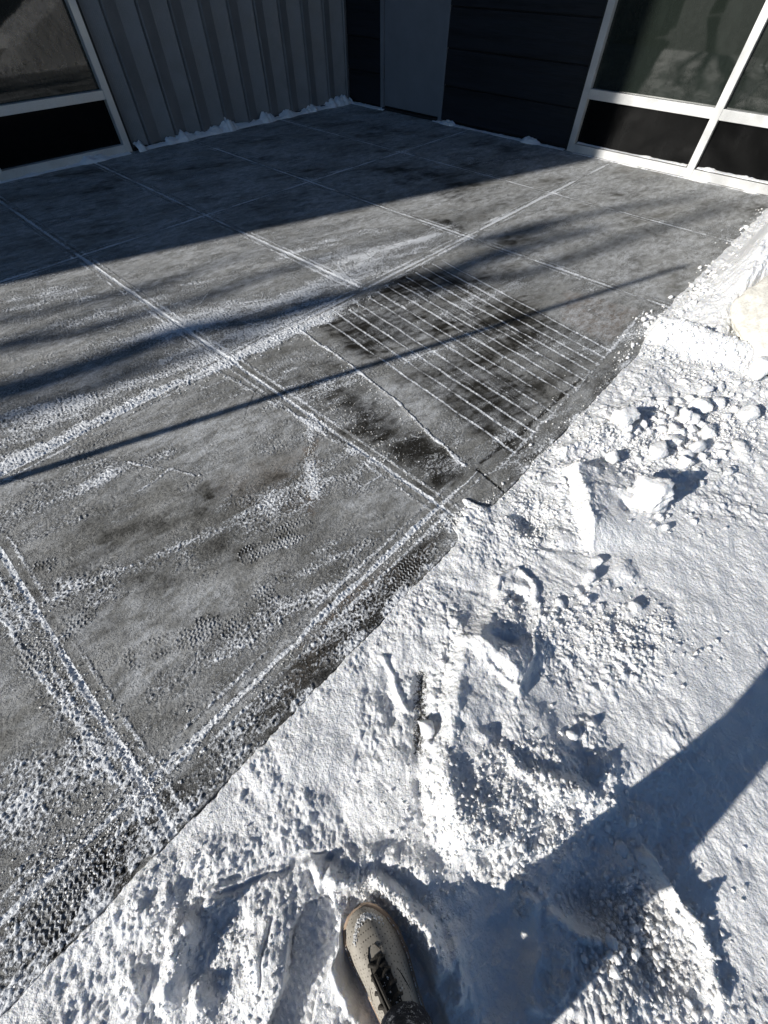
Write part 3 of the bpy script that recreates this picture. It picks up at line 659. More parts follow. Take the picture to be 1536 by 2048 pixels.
scatter(10, 1430, 1750, 60, 70, 8, 18, 'small snow lump on open snow at the lower right', 'snow lumps at the lower right')
scatter(14, 1000, 1680, 60, 30, 10, 22, 'rounded ice lump on the broken crust above the shoe', 'ice lumps on the broken crust')

# ------------------------------------------------------------------ crumbs: too many to count
def crumbs():
    ico = bmesh.new(); bmesh.ops.create_icosphere(ico, subdivisions=1, radius=1); ico.verts.ensure_lookup_table()
    bv = np.array([v.co for v in ico.verts]); bf = np.array([[v.index for v in f.verts] for f in ico.faces]); ico.free()
    P = []; rg = np.random.default_rng(5)
    def add(n, pts, sp, r0, r1):
        Q = [G(*p, .01) for p in pts]
        for _ in range(n):
            i = rg.integers(len(Q) - 1); t = rg.random(); c = Q[i] + (Q[i + 1] - Q[i]) * t + rg.normal(0, sp, 2); r = r0 + (r1 - r0) * rg.random() ** 3
            P.append((c[0], c[1], r))
    add(1300, [(0, 935), (300, 790), (440, 735), (600, 655), (740, 590)], .028, .0015, .005)
    add(500, [(620, 830), (625, 990)], .015, .0015, .0035); add(400, [(650, 800), (820, 960)], .05, .0015, .004)
    add(900, [(0, 1170), (120, 1360), (250, 1560)], .028, .0015, .0045); add(900, [(60, 1800), (300, 1560)], .06, .0015, .0045)
    add(500, [(300, 1570), (870, 1030)], .012, .0015, .0035); add(500, [(880, 1050), (1010, 985), (1190, 800), (1290, 640)], .016, .002, .006)
    add(260, [(1290, 640), (1340, 628), (1400, 590), (1430, 530), (1536, 415)], .035, .004, .022)
    add(200, [(1010, 900), (1180, 760)], .05, .0015, .004); add(300, [(600, 660), (930, 930)], .02, .0015, .004)
    add(1700, [(1180, 900), (1350, 880), (1480, 840)], .09, .003, .010); add(700, [(1060, 1000), (1070, 1080)], .05, .002, .007)
    add(900, [(1050, 1250), (1200, 1280), (1330, 1260)], .06, .002, .007); add(1300, [(860, 1650), (1150, 1600)], .07, .002, .007)
    add(1100, [(1150, 1800), (1400, 1950)], .06, .002, .008); add(600, [(350, 1800), (500, 1950)], .07, .002, .006); add(500, [(700, 1780), (860, 1830)], .03, .002, .006)
    add(500, [(1300, 690), (1480, 760)], .12, .004, .014)
    A = np.array(P); n = len(A); z = np.array([hs(a, b) for a, b, _ in A])
    jit = 1 + rg.normal(0, .22, (n, len(bv), 1)); sc = np.stack([np.ones(n), rg.uniform(.6, 1, n), rg.uniform(.5, .9, n)], -1)
    ang = rg.random(n) * 6.28; c, s = np.cos(ang), np.sin(ang)
    L = bv[None] * jit * sc[:, None] * A[:, 2][:, None, None]
    V = np.stack([L[..., 0] * c[:, None] - L[..., 1] * s[:, None] + A[:, 0][:, None], L[..., 0] * s[:, None] + L[..., 1] * c[:, None] + A[:, 1][:, None], L[..., 2] + (z + A[:, 2] * .35)[:, None]], -1).reshape(-1, 3)
    F = (bf[None] + (np.arange(n) * len(bv))[:, None, None]).reshape(-1, 3)
    o = link('snow_crumbs', mesh_np('snow_crumbs', V, F, M['lump']))
    tag(o, 'fine crumbs of snow and ice strewn over the slab and the crust', 'snow crumbs', kind='stuff')
crumbs()

# boulder half buried in the bank
def boulder():
    bm = bmesh.new(); bmesh.ops.create_icosphere(bm, subdivisions=6, radius=1.0)
    for v in bm.verts:
        p = v.co.normalized(); rr_ = 1 + .10 * mn.noise(p * 1.4 + Vector((3, 1, 0))) + .035 * mn.noise(p * 5) + .008 * mn.noise(p * 18)
        z = math.copysign(abs(p.z) ** .75, p.z); v.co = Vector((p.x * .42, p.y * .40, z * .085)) * rr_
    me = bpy.data.meshes.new('boulder'); bm.to_mesh(me); bm.free(); me.materials.append(M['rock'])
    for p in me.polygons: p.use_smooth = True
    o = link('boulder', me); o.location = (2.90, -.30, .115); o.rotation_euler = (.10, -.20, .3)
    tag(o, 'smooth cream-coloured boulder half buried in the snow bank', 'boulder')
boulder()

# ------------------------------------------------------------------ building
B = empty('building', (XW, YW, 0), 'two-storey building with grey ribbed metal wall, dark lap siding and aluminium storefront windows', 'building')
def bchild(o): o.parent = B; o.matrix_parent_inverse = Matrix.Translation((-XW, -YW, 0)); return o
WH = 8.0; XL = -6.4
def ribbed(x0, x1, ref, yf=YW):
    """box-rib metal sheet: broad rib, slanted web, flat pan with a small stiffener"""
    pitch = .318; prof = []
    def f(u):
        pts = [(0, .010), (.143, -.052), (.146, -.022), (.158, -.022), (.162, -.034), (.173, -.058), (.176, -.058), (.318, .010)]
        return np.interp(u, [p[0] for p in pts], [p[1] for p in pts])
    br = [0, .143, .146, .158, .162, .173, .176]
    k0 = math.floor((x0 - ref) / pitch) - 1; xs = [x0]
    k = k0
    while ref + k * pitch < x1 + pitch:
        for b in br:
            x = ref + k * pitch + b
            if x0 < x < x1: xs.append(x)
        k += 1
    xs.append(x1); V = []; F = []
    for x in xs:
        d = float(f((x - ref) % pitch)); V += [(x, yf + d, 0.012), (x, yf + d, WH)]
    for i in range(len(xs) - 1): F.append((2 * i, 2 * i + 2, 2 * i + 3, 2 * i + 1))
    return mesh_np('ribbed_wall', V, F, M['sidingL'], smooth=False)
# left wall
bchild(link('ribbed_wall', ribbed(2.285, XW + .17, 2.285 + .02)))
bchild(link('ribbed_wall', ribbed(XL, -1.30, -1.3)))
bchild(MB().box(XL + .004, YW + .06, -.1, 9.0, 12.0, WH - .01).build('masonry_core', M['dark']))
bchild(MB().box(XL - .08, YW - .08, WH, 9.1, 12.1, WH + .25).build('roof', M['roof']))
bchild(MB().box(2.262, YW - .045, 0.002, 2.285, YW + .03, WH).build('corner_trim', M['trim']))
bchild(MB().box(XL - .02, YW - .05, 0.002, XL, YW + .05, WH).build('corner_trim', M['sidingL']))
bchild(MB().box(2.285, YW - .048, .001, XW - .001, YW - .0385, .028).build('base_flashing', M['trim']))
def storefront(axis, at, ts, z_rail, depth, out, name_pane_seed, zt=2.6, sill=.066, w_=.064):
    """aluminium window wall: mullions at ts, sill, low rail, head; glass above, black spandrel below"""
    W = empty('window', (0, 0, 0), None, None); W.parent = B; W.matrix_parent_inverse = Matrix.Translation((-XW, -YW, 0))
    def bx(a0, a1, z0, z1, d0, d1, nm, m, bev=.002):
        if axis == 'x': o = MB().box(a0, at + min(out * d0, out * d1), z0, a1, at + max(out * d0, out * d1), z1).build(nm, m, W, bev)
        else: o = MB().box(at + min(out * d0, out * d1), a0, z0, at + max(out * d0, out * d1), a1, z1).build(nm, m, W, bev)
        return o
    for t in ts: bx(t - w_ / 2, t + w_ / 2, .004, zt, -.02, depth, 'mullion', M['frame'])
    for a, b in zip(ts, ts[1:]):
        a_, b_ = a + w_ / 2 + .0005, b - w_ / 2 - .0005
        bx(a_, b_, .004, sill, -.02, depth - .003, 'sill', M['frame']); bx(a_, b_, z_rail[0], z_rail[1], -.02, depth - .003, 'rail', M['frame']); bx(a_, b_, zt - .07, zt - .001, -.02, depth - .003, 'head', M['frame'])
        bx(a_, b_, sill, z_rail[0], -.012, .004, 'spandrel_panel', M['spandrel'], 0); bx(a_, b_, z_rail[1], zt - .07, -.012, .004, 'glass_pane', M['glass'], 0)
    return W
storefront('x', YW, [-1.26, -.1, 1.03, 2.226], (.392, .452), .065, -1, 1)
WRX = 5.405
storefront('y', WRX, [2.335, 1.155, -.02, -1.2], (.395, .462), .055, -1, 2) if False else storefront('y', WRX, [-1.2, -.02, 1.155, 2.335], (.395, .462), .055, -1, 2)
# wall above the windows
bchild(MB().box(-1.295, YW, 2.602, 2.26, YW + .05, WH - .02).build('upper_wall', M['sidingL']))
# dark lap siding, board on board
def lap(y0, y1, x, z1=WH, pitch=.287, z0=.03):
    V = []; F = []; z = z0
    while z < z1:
        t = min(z + pitch - .014, z1); n = len(V)
        pts = [(x - .020, z), (x - .012, t), (x + .008, t), (x + .008, t + .014)]
        for px, pz in pts: V += [(px, y0, pz), (px, y1, pz)]
        for i in range(3): F.append((n + 2 * i, n + 2 * i + 1, n + 2 * i + 3, n + 2 * i + 2))
        n2 = len(V); V += [(x + .008, y0, z), (x + .008, y1, z)]; F.append((n2, n2 + 1, n + 1, n))
        z += pitch
    return mesh_np('lap_siding', V, F, M['dark'], False)
DY0, DY1 = 4.075, 5.035
bchild(link('lap_siding', lap(2.40, DY0 - .02, XW)))
bchild(link('lap_siding', lap(DY1 + .02, YW - .03, XW)))
o = lap(DY0 - .02, DY1 + .02, XW, WH, z0=2.30); bchild(link('lap_siding', o))
bchild(MB().box(XW + .010, -1.3, -.1, 9.0, YW + .058, WH - .01).build('masonry_core', M['dark']))
bchild(MB().box(XW - .05, -1.4, WH, 9.1, YW - .1, WH + .25).build('roof', M['roof']))
bchild(MB().box(XW - .035, -1.235, 2.603, XW + .008, 2.37, WH - .015).build('upper_wall', M['dark']))
bchild(MB().box(XW - .032, 2.373, .003, XW + .008, 2.40, WH - .02).build('corner_trim', M['trim']))
D = empty('door', (0, 0, 0), None, None); D.parent = B; D.matrix_parent_inverse = Matrix.Translation((-XW, -YW, 0))
MB().box(XW - .006, DY0 + .04, .035, XW + .02, DY1 - .04, 2.22).build('door_leaf', M['door'], D, .002)
MB().box(XW - .022, DY0 - .018, .004, XW + .01, DY0 + .034, 2.28).box(XW - .022, DY1 - .034, .004, XW + .01, DY1 + .018, 2.28).box(XW - .0215, DY0 + .0345, 2.225, XW + .0095, DY1 - .0345, 2.28).build('door_frame', M['door'], D, .001)
MB().box(XW - .05, DY0 + .036, .002, XW + .01, DY1 - .036, .022).build('threshold', M['trim'], D, .001)
for z in (.28, 1.1, 1.95): MB().box(XW - .03, DY1 - .05, z, XW - .0225, DY1 - .035, z + .11).build('hinge', M['pole'], D, .001)
kn = MB().tube([(XW - .006, DY0 + .11, 1.0), (XW - .05, DY0 + .11, 1.0), (XW - .055, DY0 + .22, 1.0)], .010, 10).build('handle', M['pole'], D, smooth=True)

# ------------------------------------------------------------------ drifts left at the wall feet
def drift(P0, P1, nrm, wd, ht, seed, label, thr=-.3, z0=0.0):
    P0 = np.array(P0); P1 = np.array(P1); nrm = np.array(nrm); L = np.linalg.norm(P1 - P0); n = int(L / .008); mrows = 14
    t = np.linspace(0, L, n); v = np.linspace(0, 1, mrows); T, Vv = np.meshgrid(t, v)
    a = np.clip(fbm(T * 2.6, T * 0 + seed, seed, 4, .5) * 1.9 - thr * .8 + .1 * fbm(T * 30, T * 0, seed + 2, 2), .25, 1.0) * np.clip(1.0 + .8 * vnoise(T * 1.1, T * 0 + 2, seed + 4), .4, 1.6)
    prof = np.sqrt(np.clip(1 - Vv ** 1.6, 0, 1))
    H = a * ht * prof * (1 + .5 * fbm(T * 13, Vv * 3, seed + 7, 3)) - .004
    off = Vv * wd * (.5 + .6 * np.minimum(a, 1))
    d = (P1 - P0) / L
    X = P0[0] + d[0] * T + nrm[0] * off; Y = P0[1] + d[1] * T + nrm[1] * off
    V = np.stack([X, Y, z0 + H], -1).reshape(-1, 3)
    o = link('snow_drift', mesh_np('snow_drift', V, grid_faces(n, mrows), M['lump'])); tag(o, label, 'snow drift', 'snow drifts along the wall feet')
drift((2.30, YW - .03), (5.38, YW - .03), (0, -1), .11, .105, 3, 'ragged snow drift along the foot of the ribbed metal wall', -.45)
drift((-2.2, YW - .062), (2.22, YW - .062), (0, -1), .07, .04, 5, 'thin snow drift below the left window', -.25)
drift((XW - .024, 5.62), (XW - .024, 4.95), (-1, 0), .10, .06, 8, 'small snow drift in the corner beside the door', -.2)
drift((XW - .024, 4.16), (XW - .024, 2.4), (-1, 0), .085, .045, 13, 'snow drift along the foot of the dark lap siding', -.25)
drift((WRX - .052, 2.30), (WRX - .052, -1.1), (-1, 0), .05, .02, 17, 'thin snow line at the foot of the right window sill', -.1)
drift((WRX - .004, 2.29), (WRX - .004, 1.20), (-1, 0), .045, .028, 23, 'snow lying on the sill of the window nearest the door', -.2, .075)
drift((WRX - .004, 1.11), (WRX - .004, .03), (-1, 0), .045, .028, 27, 'snow lying on the sill of the rightmost window', -.2, .075)

# ------------------------------------------------------------------ things left of the frame whose shadows cross the slab
def pole():
    tip = G(1375, 530); a0 = G(0, 965); d = (tip - a0); d = d / np.linalg.norm(d)
    Lh = 5.6; top = tip - DSH * Lh; base = tip - d * -1 * -1 * Lh; base = tip + (a0 - tip) / np.linalg.norm(a0 - tip) * Lh; h = Lh * TANE
    q = empty('sign_post', (base[0], base[1], 0), 'slim steel post standing on the slab left of the view', 'post')
    MB().tube([(0, 0, -.02), (top[0] - base[0], top[1] - base[1], h)], .021, 14).build('post', M['pole'], q, smooth=True)
    MB().box(-.07, -.07, .0, .07, .07, .012).build('base_plate', M['pole'], q, .002)
pole()
def tree(name, bx, by, limbs, label, tr=.16):
    q = empty(name, (bx, by, -.1), label, 'tree', 'bare trees beyond the building')
    mb = MB(); rr = random.Random(int(bx * 10))
    for L in limbs:
        pts = [Vector((p[0] - bx, p[1] - by, p[2])) for p in L[0]]
        pts2 = []
        for a, b in zip(pts, pts[1:]):
            for k in range(4): pts2.append(a.lerp(b, k / 4) + Vector((rr.uniform(-.04, .04), rr.uniform(-.04, .04), 0)))
        pts2.append(pts[-1]); n = len(pts2)
        mb.tube(pts2, [L[1] + (L[2] - L[1]) * i / (n - 1) for i in range(n)], 9)
        for k in range(L[3] if len(L) > 3 else 0):
            i = rr.randrange(n // 3, n); p = pts2[i]; dv = Vector((rr.uniform(-1, 1), rr.uniform(-1, 1), rr.uniform(.3, 1))).normalized() * rr.uniform(.5, 1.3)
            mb.tube([p, p + dv * .5 + Vector((0, 0, .1)), p + dv], [.018, .012, .004], 6)
    mb.build('limbs', M['bark'], q, smooth=True)
    MB().tube([(0, 0, 0), (.03, .02, 1.2), (0, 0, 2.6), (.05, 0, 4.0)], [tr * 1.5, tr, tr * .9, tr * .8], 14).build('trunk', M['bark'], q, smooth=True)
def limb_at(px, py, x0):
    """a limb point whose shadow falls on photo point px,py, with the limb at x = x0"""
    g = G(px, py); L = (g[0] - x0) / DSH[0]; return (x0, g[1] - DSH[1] * L, L * TANE)
def limb(P, x0, r0, r1, base, n=0):
    pts = [limb_at(px, py, x0 + .12 * i) for i, (px, py) in enumerate(P)]
    return ([base] + pts, r0, r1, n)
TB = (-13.0, 6.6, 3.9)
tree('bare_tree', -13.0, 6.6, [
    limb([(-300, 860), (0, 782), (230, 725), (450, 645), (680, 590), (800, 560), (1000, 510), (1250, 440)], -13.0, .13, .05, TB, 2),
    limb([(-300, 770), (0, 690), (250, 640), (420, 595), (700, 505)], -12.6, .085, .035, TB, 3),
    limb([(-200, 680), (0, 640), (230, 590), (420, 540)], -13.5, .065, .03, TB, 3),
    limb([(-200, 900), (0, 850), (230, 760), (480, 680), (620, 640)], -12.8, .07, .035, TB, 1),
    limb([(900, 560), (1100, 530), (1230, 490), (1480, 400)], -12.4, .06, .04, (-13, 6.4, 7.0), 2),
    limb([(1000, 470), (1200, 420), (1400, 390)], -12.2, .06, .04, (-13, 6.5, 7.2), 3)],
    'bare tree with ascending limbs beyond the left end of the building')

# ------------------------------------------------------------------ snow heaps across the yard, seen only in the windows
def heap(cx, cy, rx, ry, h, seed, label, rot=0.):
    n = 150; u = np.linspace(-1, 1, n); U, V_ = np.meshgrid(u, u); r = np.sqrt(U * U + V_ * V_)
    H = h * sm(1.0, .25, r + .15 * fbm(U * 2.5, V_ * 2.5, seed, 4)) * (1 + .35 * fbm(U * 4, V_ * 4, seed + 3, 5, .65)) - .17
    c, s = math.cos(rot), math.sin(rot); X = U * rx * c - V_ * ry * s; Y = U * rx * s + V_ * ry * c
    me = mesh_np('snow_heap', np.stack([X, Y, H], -1).reshape(-1, 3), grid_faces(n, n), M['lump']); o = link('snow_heap', me); o.location = (cx, cy, 0)
    tag(o, label, 'snow heap', 'ploughed snow heaps across the yard')
heap(7.4, -4.6, 2.6, 1.8, 1.25, 41, 'tall ploughed snow heap beyond the right end of the storefront')
heap(-7.0, 1.6, 2.0, 1.4, .9, 47, 'ploughed snow heap at the far left end of the slab', .3)
heap(-6.5, -2.2, 1.6, 1.6, .8, 53, 'low snow heap left of the photographer', .8)

# ------------------------------------------------------------------ the photographer: shoe, trousers and the body behind the camera
M['leather'] = mat('taupe_leather', (0.20, 0.175, 0.14), 0.6)
q = NT(M['leather'])
vo = q.n('ShaderNodeTexVoronoi'); vo.inputs['Scale'].default_value = 185; vo.inputs['Randomness'].default_value = 0.0; q.l(q.coord(), vo.inputs['Vector'])
hole = q.ramp(vo.outputs['Distance'], .20, .30)
q.l(q.mix(hole, (0.05, 0.04, 0.03), q.mix(q.noise(60, 4), (0.24, 0.215, 0.18), (0.40, 0.365, 0.31))), q.b.inputs['Base Color'])
q.l(q.bump(q.noise(220, 3), .0008, .6), q.b.inputs['Normal'])
M['sole'] = frosty('tan_rubber_sole', (0.34, 0.25, 0.18), 0.65, 0, 160, .12, .0006)
M['lace'] = frosty('dark_brown_lace', (0.035, 0.03, 0.024), 0.8, 0, 400, .3, .001)
M['cloth'] = frosty('black_trouser_cloth', (0.010, 0.012, 0.018), 0.75, 0, 60, .3, .006, .2)
q = NT(M['cloth']); fr = q.ramp(q.math('ADD', q.noise(55, 5, .7), q.math('MULTIPLY', q.noise(340, 2), .5)), .78, .93); src = q.b.inputs['Base Color'].links[0].from_socket
q.l(q.mix(q.math('MULTIPLY', fr, .55), src, (.5, .52, .55)), q.b.inputs['Base Color'])
M['jacket'] = frosty('dark_jacket_cloth', (0.03, 0.035, 0.045), 0.8, 0, 300, .2, .001)
M['skin'] = frosty('skin', (0.55, 0.36, 0.27), 0.5, 0, 300, .06, .0003)
M['hair'] = frosty('dark_hair', (0.03, 0.02, 0.015), 0.6, 0, 200, .3, .002, stretch=(4, 4, .5))
M['phone'] = frosty('black_phone', (0.02, 0.02, 0.02), 0.25)
# shoe in its own frame: +u to the toe, v to the wearer's left, origin at the heel
LT = [0, .02, .06, .12, .18, .22, .25, .272, .285, .2905]
HWL = [.018, .030, .036, .036, .044, .050, .050, .040, .024, .004]     # medial half width (left)
HWR = [.018, .030, .036, .040, .050, .050, .042, .030, .016, .004]     # lateral half width
CEN = [0, 0, 0, 0, .001, .003, .005, .007, .008, .009]
HT = [.090, .100, .108, .118, .100, .080, .068, .056, .044, .030]
def sole_outline(u, grow=0.0):
    f = (u / .2905) * .2905
    return np.interp(f, LT, CEN), np.interp(f, LT, HWL) + grow, np.interp(f, LT, HWR) + grow
def sh_mesh(name, z_of, m, parent, u0=0., u1=.2905, grow=0., nu=70, nv=36, close=True, noise_amp=0.):
    V = []; us = u0 + (u1 - u0) * (0.5 - 0.5 * np.cos(np.linspace(0, math.pi, nu)))
    for u in us:
        c, l, r_ = sole_outline(u, 0); g = grow * min(1, (u + .006) / .01, (.2965 - u) / .01)
        for k in range(nv):
            a = 2 * math.pi * k / nv; w_ = (l + g) if math.sin(a) > 0 else (r_ + g)
            v, z = z_of(u, a, w_)
            V.append((u, c + v, z))
    F = []
    for i in range(len(us) - 1):
        for k in range(nv): F.append((i * nv + k, i * nv + (k + 1) % nv, (i + 1) * nv + (k + 1) % nv, (i + 1) * nv + k))
    me = mesh_np(name, V, F, m); return link(name, me, parent)
def shoe(name, toe, ang_vec, zb, label, parent):
    q = link(name, None, parent); a = math.atan2(ang_vec[1], ang_vec[0]); heel = toe - np.array(ang_vec) * .2905
    q.location = (heel[0], heel[1], zb); q.rotation_euler = (0, 0, a)
    def cap(u, a_, w_):
        h = np.interp(u, LT, HT); s = math.sin(a_); c_ = math.cos(a_)
        p = .62
        v = w_ * math.copysign(abs(s) ** .8, s) * (1 if c_ < 0 else 1); z = .022 + (h - .022) * (abs(c_) ** p if c_ > 0 else 0)
        if c_ > 0: v *= (.98 - .12 * abs(c_))
        return v, z if c_ > 0 else .018
    sh_mesh('upper', cap, M['leather'], q)
    def sol(u, a_, w_):
        s = math.sin(a_); c_ = math.cos(a_); v = w_ * math.copysign(abs(s) ** .35, s); lift = .010 * sm(.24, .2905, np.float64(u))
        return v, (.013 + .013 * math.copysign(abs(c_) ** .35, c_)) + float(lift)
    sh_mesh('sole', sol, M['sole'], q, grow=.006)
    def wel(u, a_, w_):
        s = math.sin(a_); c_ = math.cos(a_); lift = .012 * sm(.22, .2905, np.float64(u))
        return w_ * s, .0305 + .004 * c_ + float(lift)
    # stitched seam line round the vamp
    mb = MB(); pts = []
    def surf(u, v, off=.0):
        c, l, r_ = sole_outline(u); w_ = l if v > 0 else r_; s = min(1, abs(v) / max(w_ * .9, 1e-4)) ** (1 / .8); z = .022 + (np.interp(u, LT, HT) - .022) * max(0, 1 - s * s) ** (.31)
        return Vector((u, c + v, z + off))
    # throat opening: dark tongue with padded collar
    tb = MB(); ns = []
    for i in range(14):
        u = .218 - i * .0098; w_ = .010 + .0085 * math.sin(min(1, i / 5) * 1.57)
        ns.append([surf(u, w_ * (k / 3 - 1), .0035 + .002 * math.cos((k / 3 - 1) * 1.5) + (.001 if i else 0)) for k in range(7)])
    vs = [[tb.bm.verts.new(p) for p in r_] for r_ in ns]
    for i in range(13):
        for k in range(6): tb.bm.faces.new((vs[i][k], vs[i][k + 1], vs[i + 1][k + 1], vs[i + 1][k]))
    tb.build('tongue', M['lace'], q, smooth=True)
    for i in range(6):
        u = .209 - i * .0175; w_ = .0165 + .002 * i
        pts = [surf(u + .003 * math.sin(k), w_ * (k / 4 - 1), .0055 + .003 * math.cos((k / 4 - 1) * 1.5)) for k in range(9)]
        MB().tube(pts, .0032, 8, 1.5).build('lace', M['lace'], q, smooth=True)
    for sd_ in (1, -1):                                           # eyestay strips
        e = MB(); rows = []
        for i in range(16):
            u = .224 - i * .0095; w0 = .013 + .0055 * math.sin(min(1, i / 5) * 1.57); rows.append([surf(u, sd_ * (w0 + k * .0045), .0030 - .0022 * (k == 3)) for k in range(4)])
        vv = [[e.bm.verts.new(p) for p in r_] for r_ in rows]
        for i in range(15):
            for k in range(3): e.bm.faces.new((vv[i][k], vv[i][k + 1], vv[i + 1][k + 1], vv[i + 1][k]) if sd_ > 0 else (vv[i][k + 1], vv[i][k], vv[i + 1][k], vv[i + 1][k + 1]))
        e.build('eyestay', M['leather'], q, smooth=True)
        # overlay seam
        MB().tube([surf(.232 - .15 * (k / 24) ** 1.1, sd_ * (.006 + .030 * math.sin(min(1, k / 15) * 1.57)), .0008) for k in range(25)], .0009, 6).build('seam', M['lace'], q, smooth=True)
    for (u0, v0, u1, v1) in ((.200, .016, .128, .006), (.198, .010, .125, -.001)):   # loose ends of the bow
        MB().tube([surf(u0 + (u1 - u0) * k / 8, v0 + (v1 - v0) * k / 8, .010 + .004 * math.sin(k / 8 * 3.1)) for k in range(9)], .0030, 8, 1.6).build('lace', M['lace'], q, smooth=True)
    # snow caught on the toe
    rg = random.Random(4); bm = bmesh.new()
    def cr(p, r_):
        mt = Matrix.Translation(p) @ Matrix.Diagonal((r_, r_ * rg.uniform(.7, 1), r_ * .7, 1)); bmesh.ops.create_icosphere(bm, subdivisions=1, radius=1, matrix=mt)
    for _ in range(230):
        t = rg.uniform(-1, 1); u = .277 - .026 * t * t - abs(rg.gauss(0, .0038)); cr(surf(u, -.004 + t * .034 + rg.gauss(0, .001), .0005), rg.uniform(.0008, .003) * (1.15 - .5 * abs(t)))
    for _ in range(130):
        sd_ = rg.choice((1, -1)); u = rg.uniform(.09, .25); c, l, r_ = sole_outline(u); cr(Vector((u, c + (l + .002 if sd_ > 0 else -r_ - .002), .026 + rg.gauss(0, .003))), rg.uniform(.0006, .0018))
    for _ in range(70):
        u = rg.uniform(.09, .19); cr(surf(u, rg.gauss(0, .014), .009), rg.uniform(.0006, .0018))
    me = bpy.data.meshes.new('snow_dusting'); bm.to_mesh(me); bm.free(); me.materials.append(M['lump']); o = link('snow_dusting', me, q); o['kind'] = 'stuff'
    return q
def CW(r, f, z): p = RT * r + FW * f; return Vector((p[0], p[1], z))
PER = empty('person', (0, 0, 0), 'person in black trousers and taupe sneakers taking the photo, one shoe in view', 'person')
shoe('shoe', toe_g, SHA, .012, None, PER)
LA = (-math.sin(R(12)) * RT + math.cos(R(12)) * FW)[:2]
shoe('shoe', np.array(CW(-.185, -.445, 0))[:2], LA, .03, None, PER)
def skin(name, chains, m, parent, sub=2):
    """chains: lists of (point, radius); first chain's first point is the root; a chain may start at an index of an earlier vertex"""
    me = bpy.data.meshes.new(name); vs = []; es = []; rs = []
    for ch in chains:
        prev = None
        for it in ch:
            if isinstance(it, int): prev = it; continue
            vs.append(it[0]); rs.append(it[1]); i = len(vs) - 1
            if prev is not None: es.append((prev, i))
            prev = i
    me.from_pydata([tuple(v) for v in vs], es, []); o = link(name, me, parent); me.materials.append(m)
    md = o.modifiers.new('skin', 'SKIN'); md.use_smooth_shade = True
    for i, sv in enumerate(me.skin_vertices[0].data): r_ = rs[i]; sv.radius = (r_, r_) if not hasattr(r_, '__len__') else r_; sv.use_root = (i == 0)
    s = o.modifiers.new('sub', 'SUBSURF'); s.levels = sub; s.render_levels = sub
    return o
heelR = toe_g - SHA * .2; hr = (float(heelR @ RT[:2]), float(heelR @ FW[:2]))
ankR = CW(.046, -.330, .17); ankL = CW(-.15, -.575, .12)
kneeR = CW(.070, -.362, .50); kneeL = CW(-.10, -.47, .50); hipR = CW(.085, -.385, .90); hipL = CW(-.085, -.40, .90); pel = CW(0, -.395, .98)
# trousers: legs + hips as one garment
skin('trousers', [[(pel, (.15, .12)), (hipR, .088), (hipR.lerp(kneeR, .5), .080), (kneeR, .064), (kneeR.lerp(ankR, .5), .060), (ankR, .052), (CW(.037, -.309, .128), .062)],
                  [0, (hipL, .088), (hipL.lerp(kneeL, .5), .080), (kneeL, .064), (kneeL.lerp(ankL, .5), .060), (ankL, .058)]], M['cloth'], PER)
sh = 1.40
skin('jacket', [[(CW(0, -.40, .93), (.155, .115)), (CW(0, -.40, 1.08), (.15, .11)), (CW(0, -.41, 1.25), (.165, .115)), (CW(0, -.41, 1.37), (.15, .10)), (CW(0, -.40, 1.46), .062)],
                [3, (CW(.17, -.42, 1.385), .062), (CW(.225, -.40, 1.15), .052), (CW(.13, -.26, 1.13), .040), (CW(.075, -.155, 1.16), .034)],
                [3, (CW(-.17, -.42, 1.385), .062), (CW(-.225, -.40, 1.15), .052), (CW(-.13, -.26, 1.13), .040), (CW(-.075, -.155, 1.16), .034)]], M['jacket'], PER)
# head with neck, nose and ears
def head():
    C0 = CW(0, -.335, 1.60); bm = bmesh.new(); bmesh.ops.create_icosphere(bm, subdivisions=4, radius=1)
    for v in bm.verts:
        x, y, z = v.co; f = y
        X = x * .077; Y = y * .097; Z = z * .118
        if z < -.1: X *= 1 - .30 * (-z - .1); Y = Y * (1 - .12 * (-z)) + .012 * (-z)
        n = math.exp(-((x / .16) ** 2 + ((z + .12) / .20) ** 2)); Y += (.024 * n if y > 0 else 0)
        for s in (-1, 1):
            if y > 0: Y -= .010 * math.exp(-(((x - s * .38) / .18) ** 2 + ((z - .05) / .12) ** 2))
            X += s * .012 * math.exp(-(((y) / .16) ** 2 + ((z) / .2) ** 2)) if x * s > .8 else 0
        if y > 0: Y += .006 * math.exp(-((x / .25) ** 2 + ((z + .48) / .07) ** 2)) + .004 * math.exp(-((x / .25) ** 2 + ((z + .60) / .06) ** 2))
        tl = .55; Y2 = Y * math.cos(-tl) - Z * math.sin(-tl); Z2 = Y * math.sin(-tl) + Z * math.cos(-tl)
        v.co = C0 + Vector(RT) * X + Vector(FW) * Y2 + Vector((0, 0, Z2))
    me = bpy.data.meshes.new('head'); bm.to_mesh(me); bm.free(); me.materials.append(M['skin'])
    for p in me.polygons: p.use_smooth = True
    return me
link('head', head(), PER)
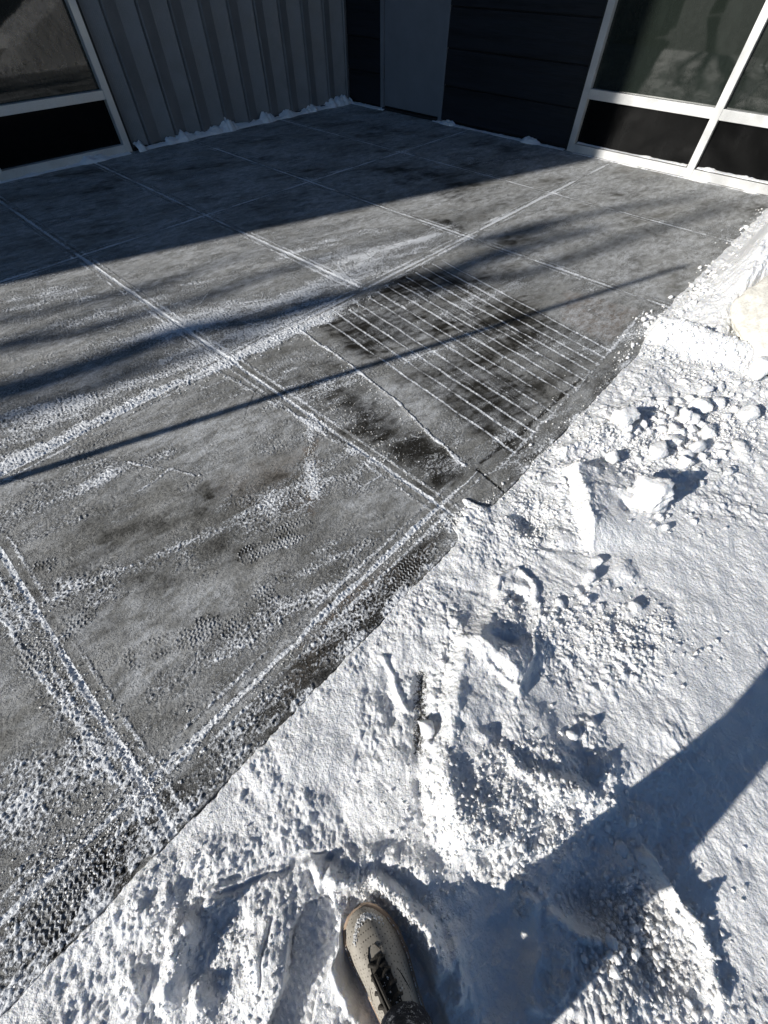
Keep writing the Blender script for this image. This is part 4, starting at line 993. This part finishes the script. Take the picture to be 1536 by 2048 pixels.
skin('neck', [[(CW(0, -.41, 1.42), .058), (CW(0, -.375, 1.50), .052), (CW(0, -.355, 1.56), .055)]], M['skin'], PER)
def hair():
    C0 = CW(0, -.345, 1.612); bm = bmesh.new(); bmesh.ops.create_icosphere(bm, subdivisions=4, radius=1); dl = []
    for v in bm.verts:
        x, y, z = v.co
        if z < -.35 or (y > .45 and z < .55): dl.append(v)
        X, Y, Z = x * .086, y * .104, z * .126; tl = .55; Y2 = Y * math.cos(-tl) - Z * math.sin(-tl); Z2 = Y * math.sin(-tl) + Z * math.cos(-tl)
        v.co = C0 + Vector(RT) * X + Vector(FW) * Y2 + Vector((0, 0, Z2)) + Vector((mn.noise(v.co * 5), mn.noise(v.co * 5 + Vector((9, 0, 0))), 0)) * .006
    bmesh.ops.delete(bm, geom=dl, context='VERTS'); me = bpy.data.meshes.new('hair'); bm.to_mesh(me); bm.free(); me.materials.append(M['hair'])
    for p in me.polygons: p.use_smooth = True
    return me
link('hair', hair(), PER)
for s in (-1, 1):
    ch = [[(CW(s * .075, -.155, 1.16), .024), (CW(s * .062, -.115, 1.175), (.034, .018)), (CW(s * .055, -.085, 1.185), (.030, .015))]]
    for k in range(4):
        b = CW(s * (.066 - k * .012), -.085 + k * .004, 1.178 + k * .008); ch.append([2, (b, .0095), (b + Vector(FW) * .022 + Vector((0, 0, .004)), .0085), (b + Vector(FW) * .016 - Vector(RT) * s * .024 + Vector((0, 0, .008)), .0078)])
    ch.append([1, (CW(s * .040, -.112, 1.190), .011), (CW(s * .022, -.092, 1.205), .009)])
    skin('hand', ch, M['skin'], PER, 2)
ph = MB().box(-.037, -.149, -.0125, .037, .004, -.0045).build('phone', M['phone'], None, .003)
ph.matrix_world = Matrix([[rgt[0], upv[0], fwd[0] * -1 * -1, 0], [rgt[1], upv[1], fwd[1], 0], [rgt[2], upv[2], fwd[2], CH], [0, 0, 0, 1]])
ph.matrix_world = ph.matrix_world @ Matrix.Translation((0, 0, -.004))
tag(ph, 'black mobile phone held in the photographer\'s hands', 'phone')
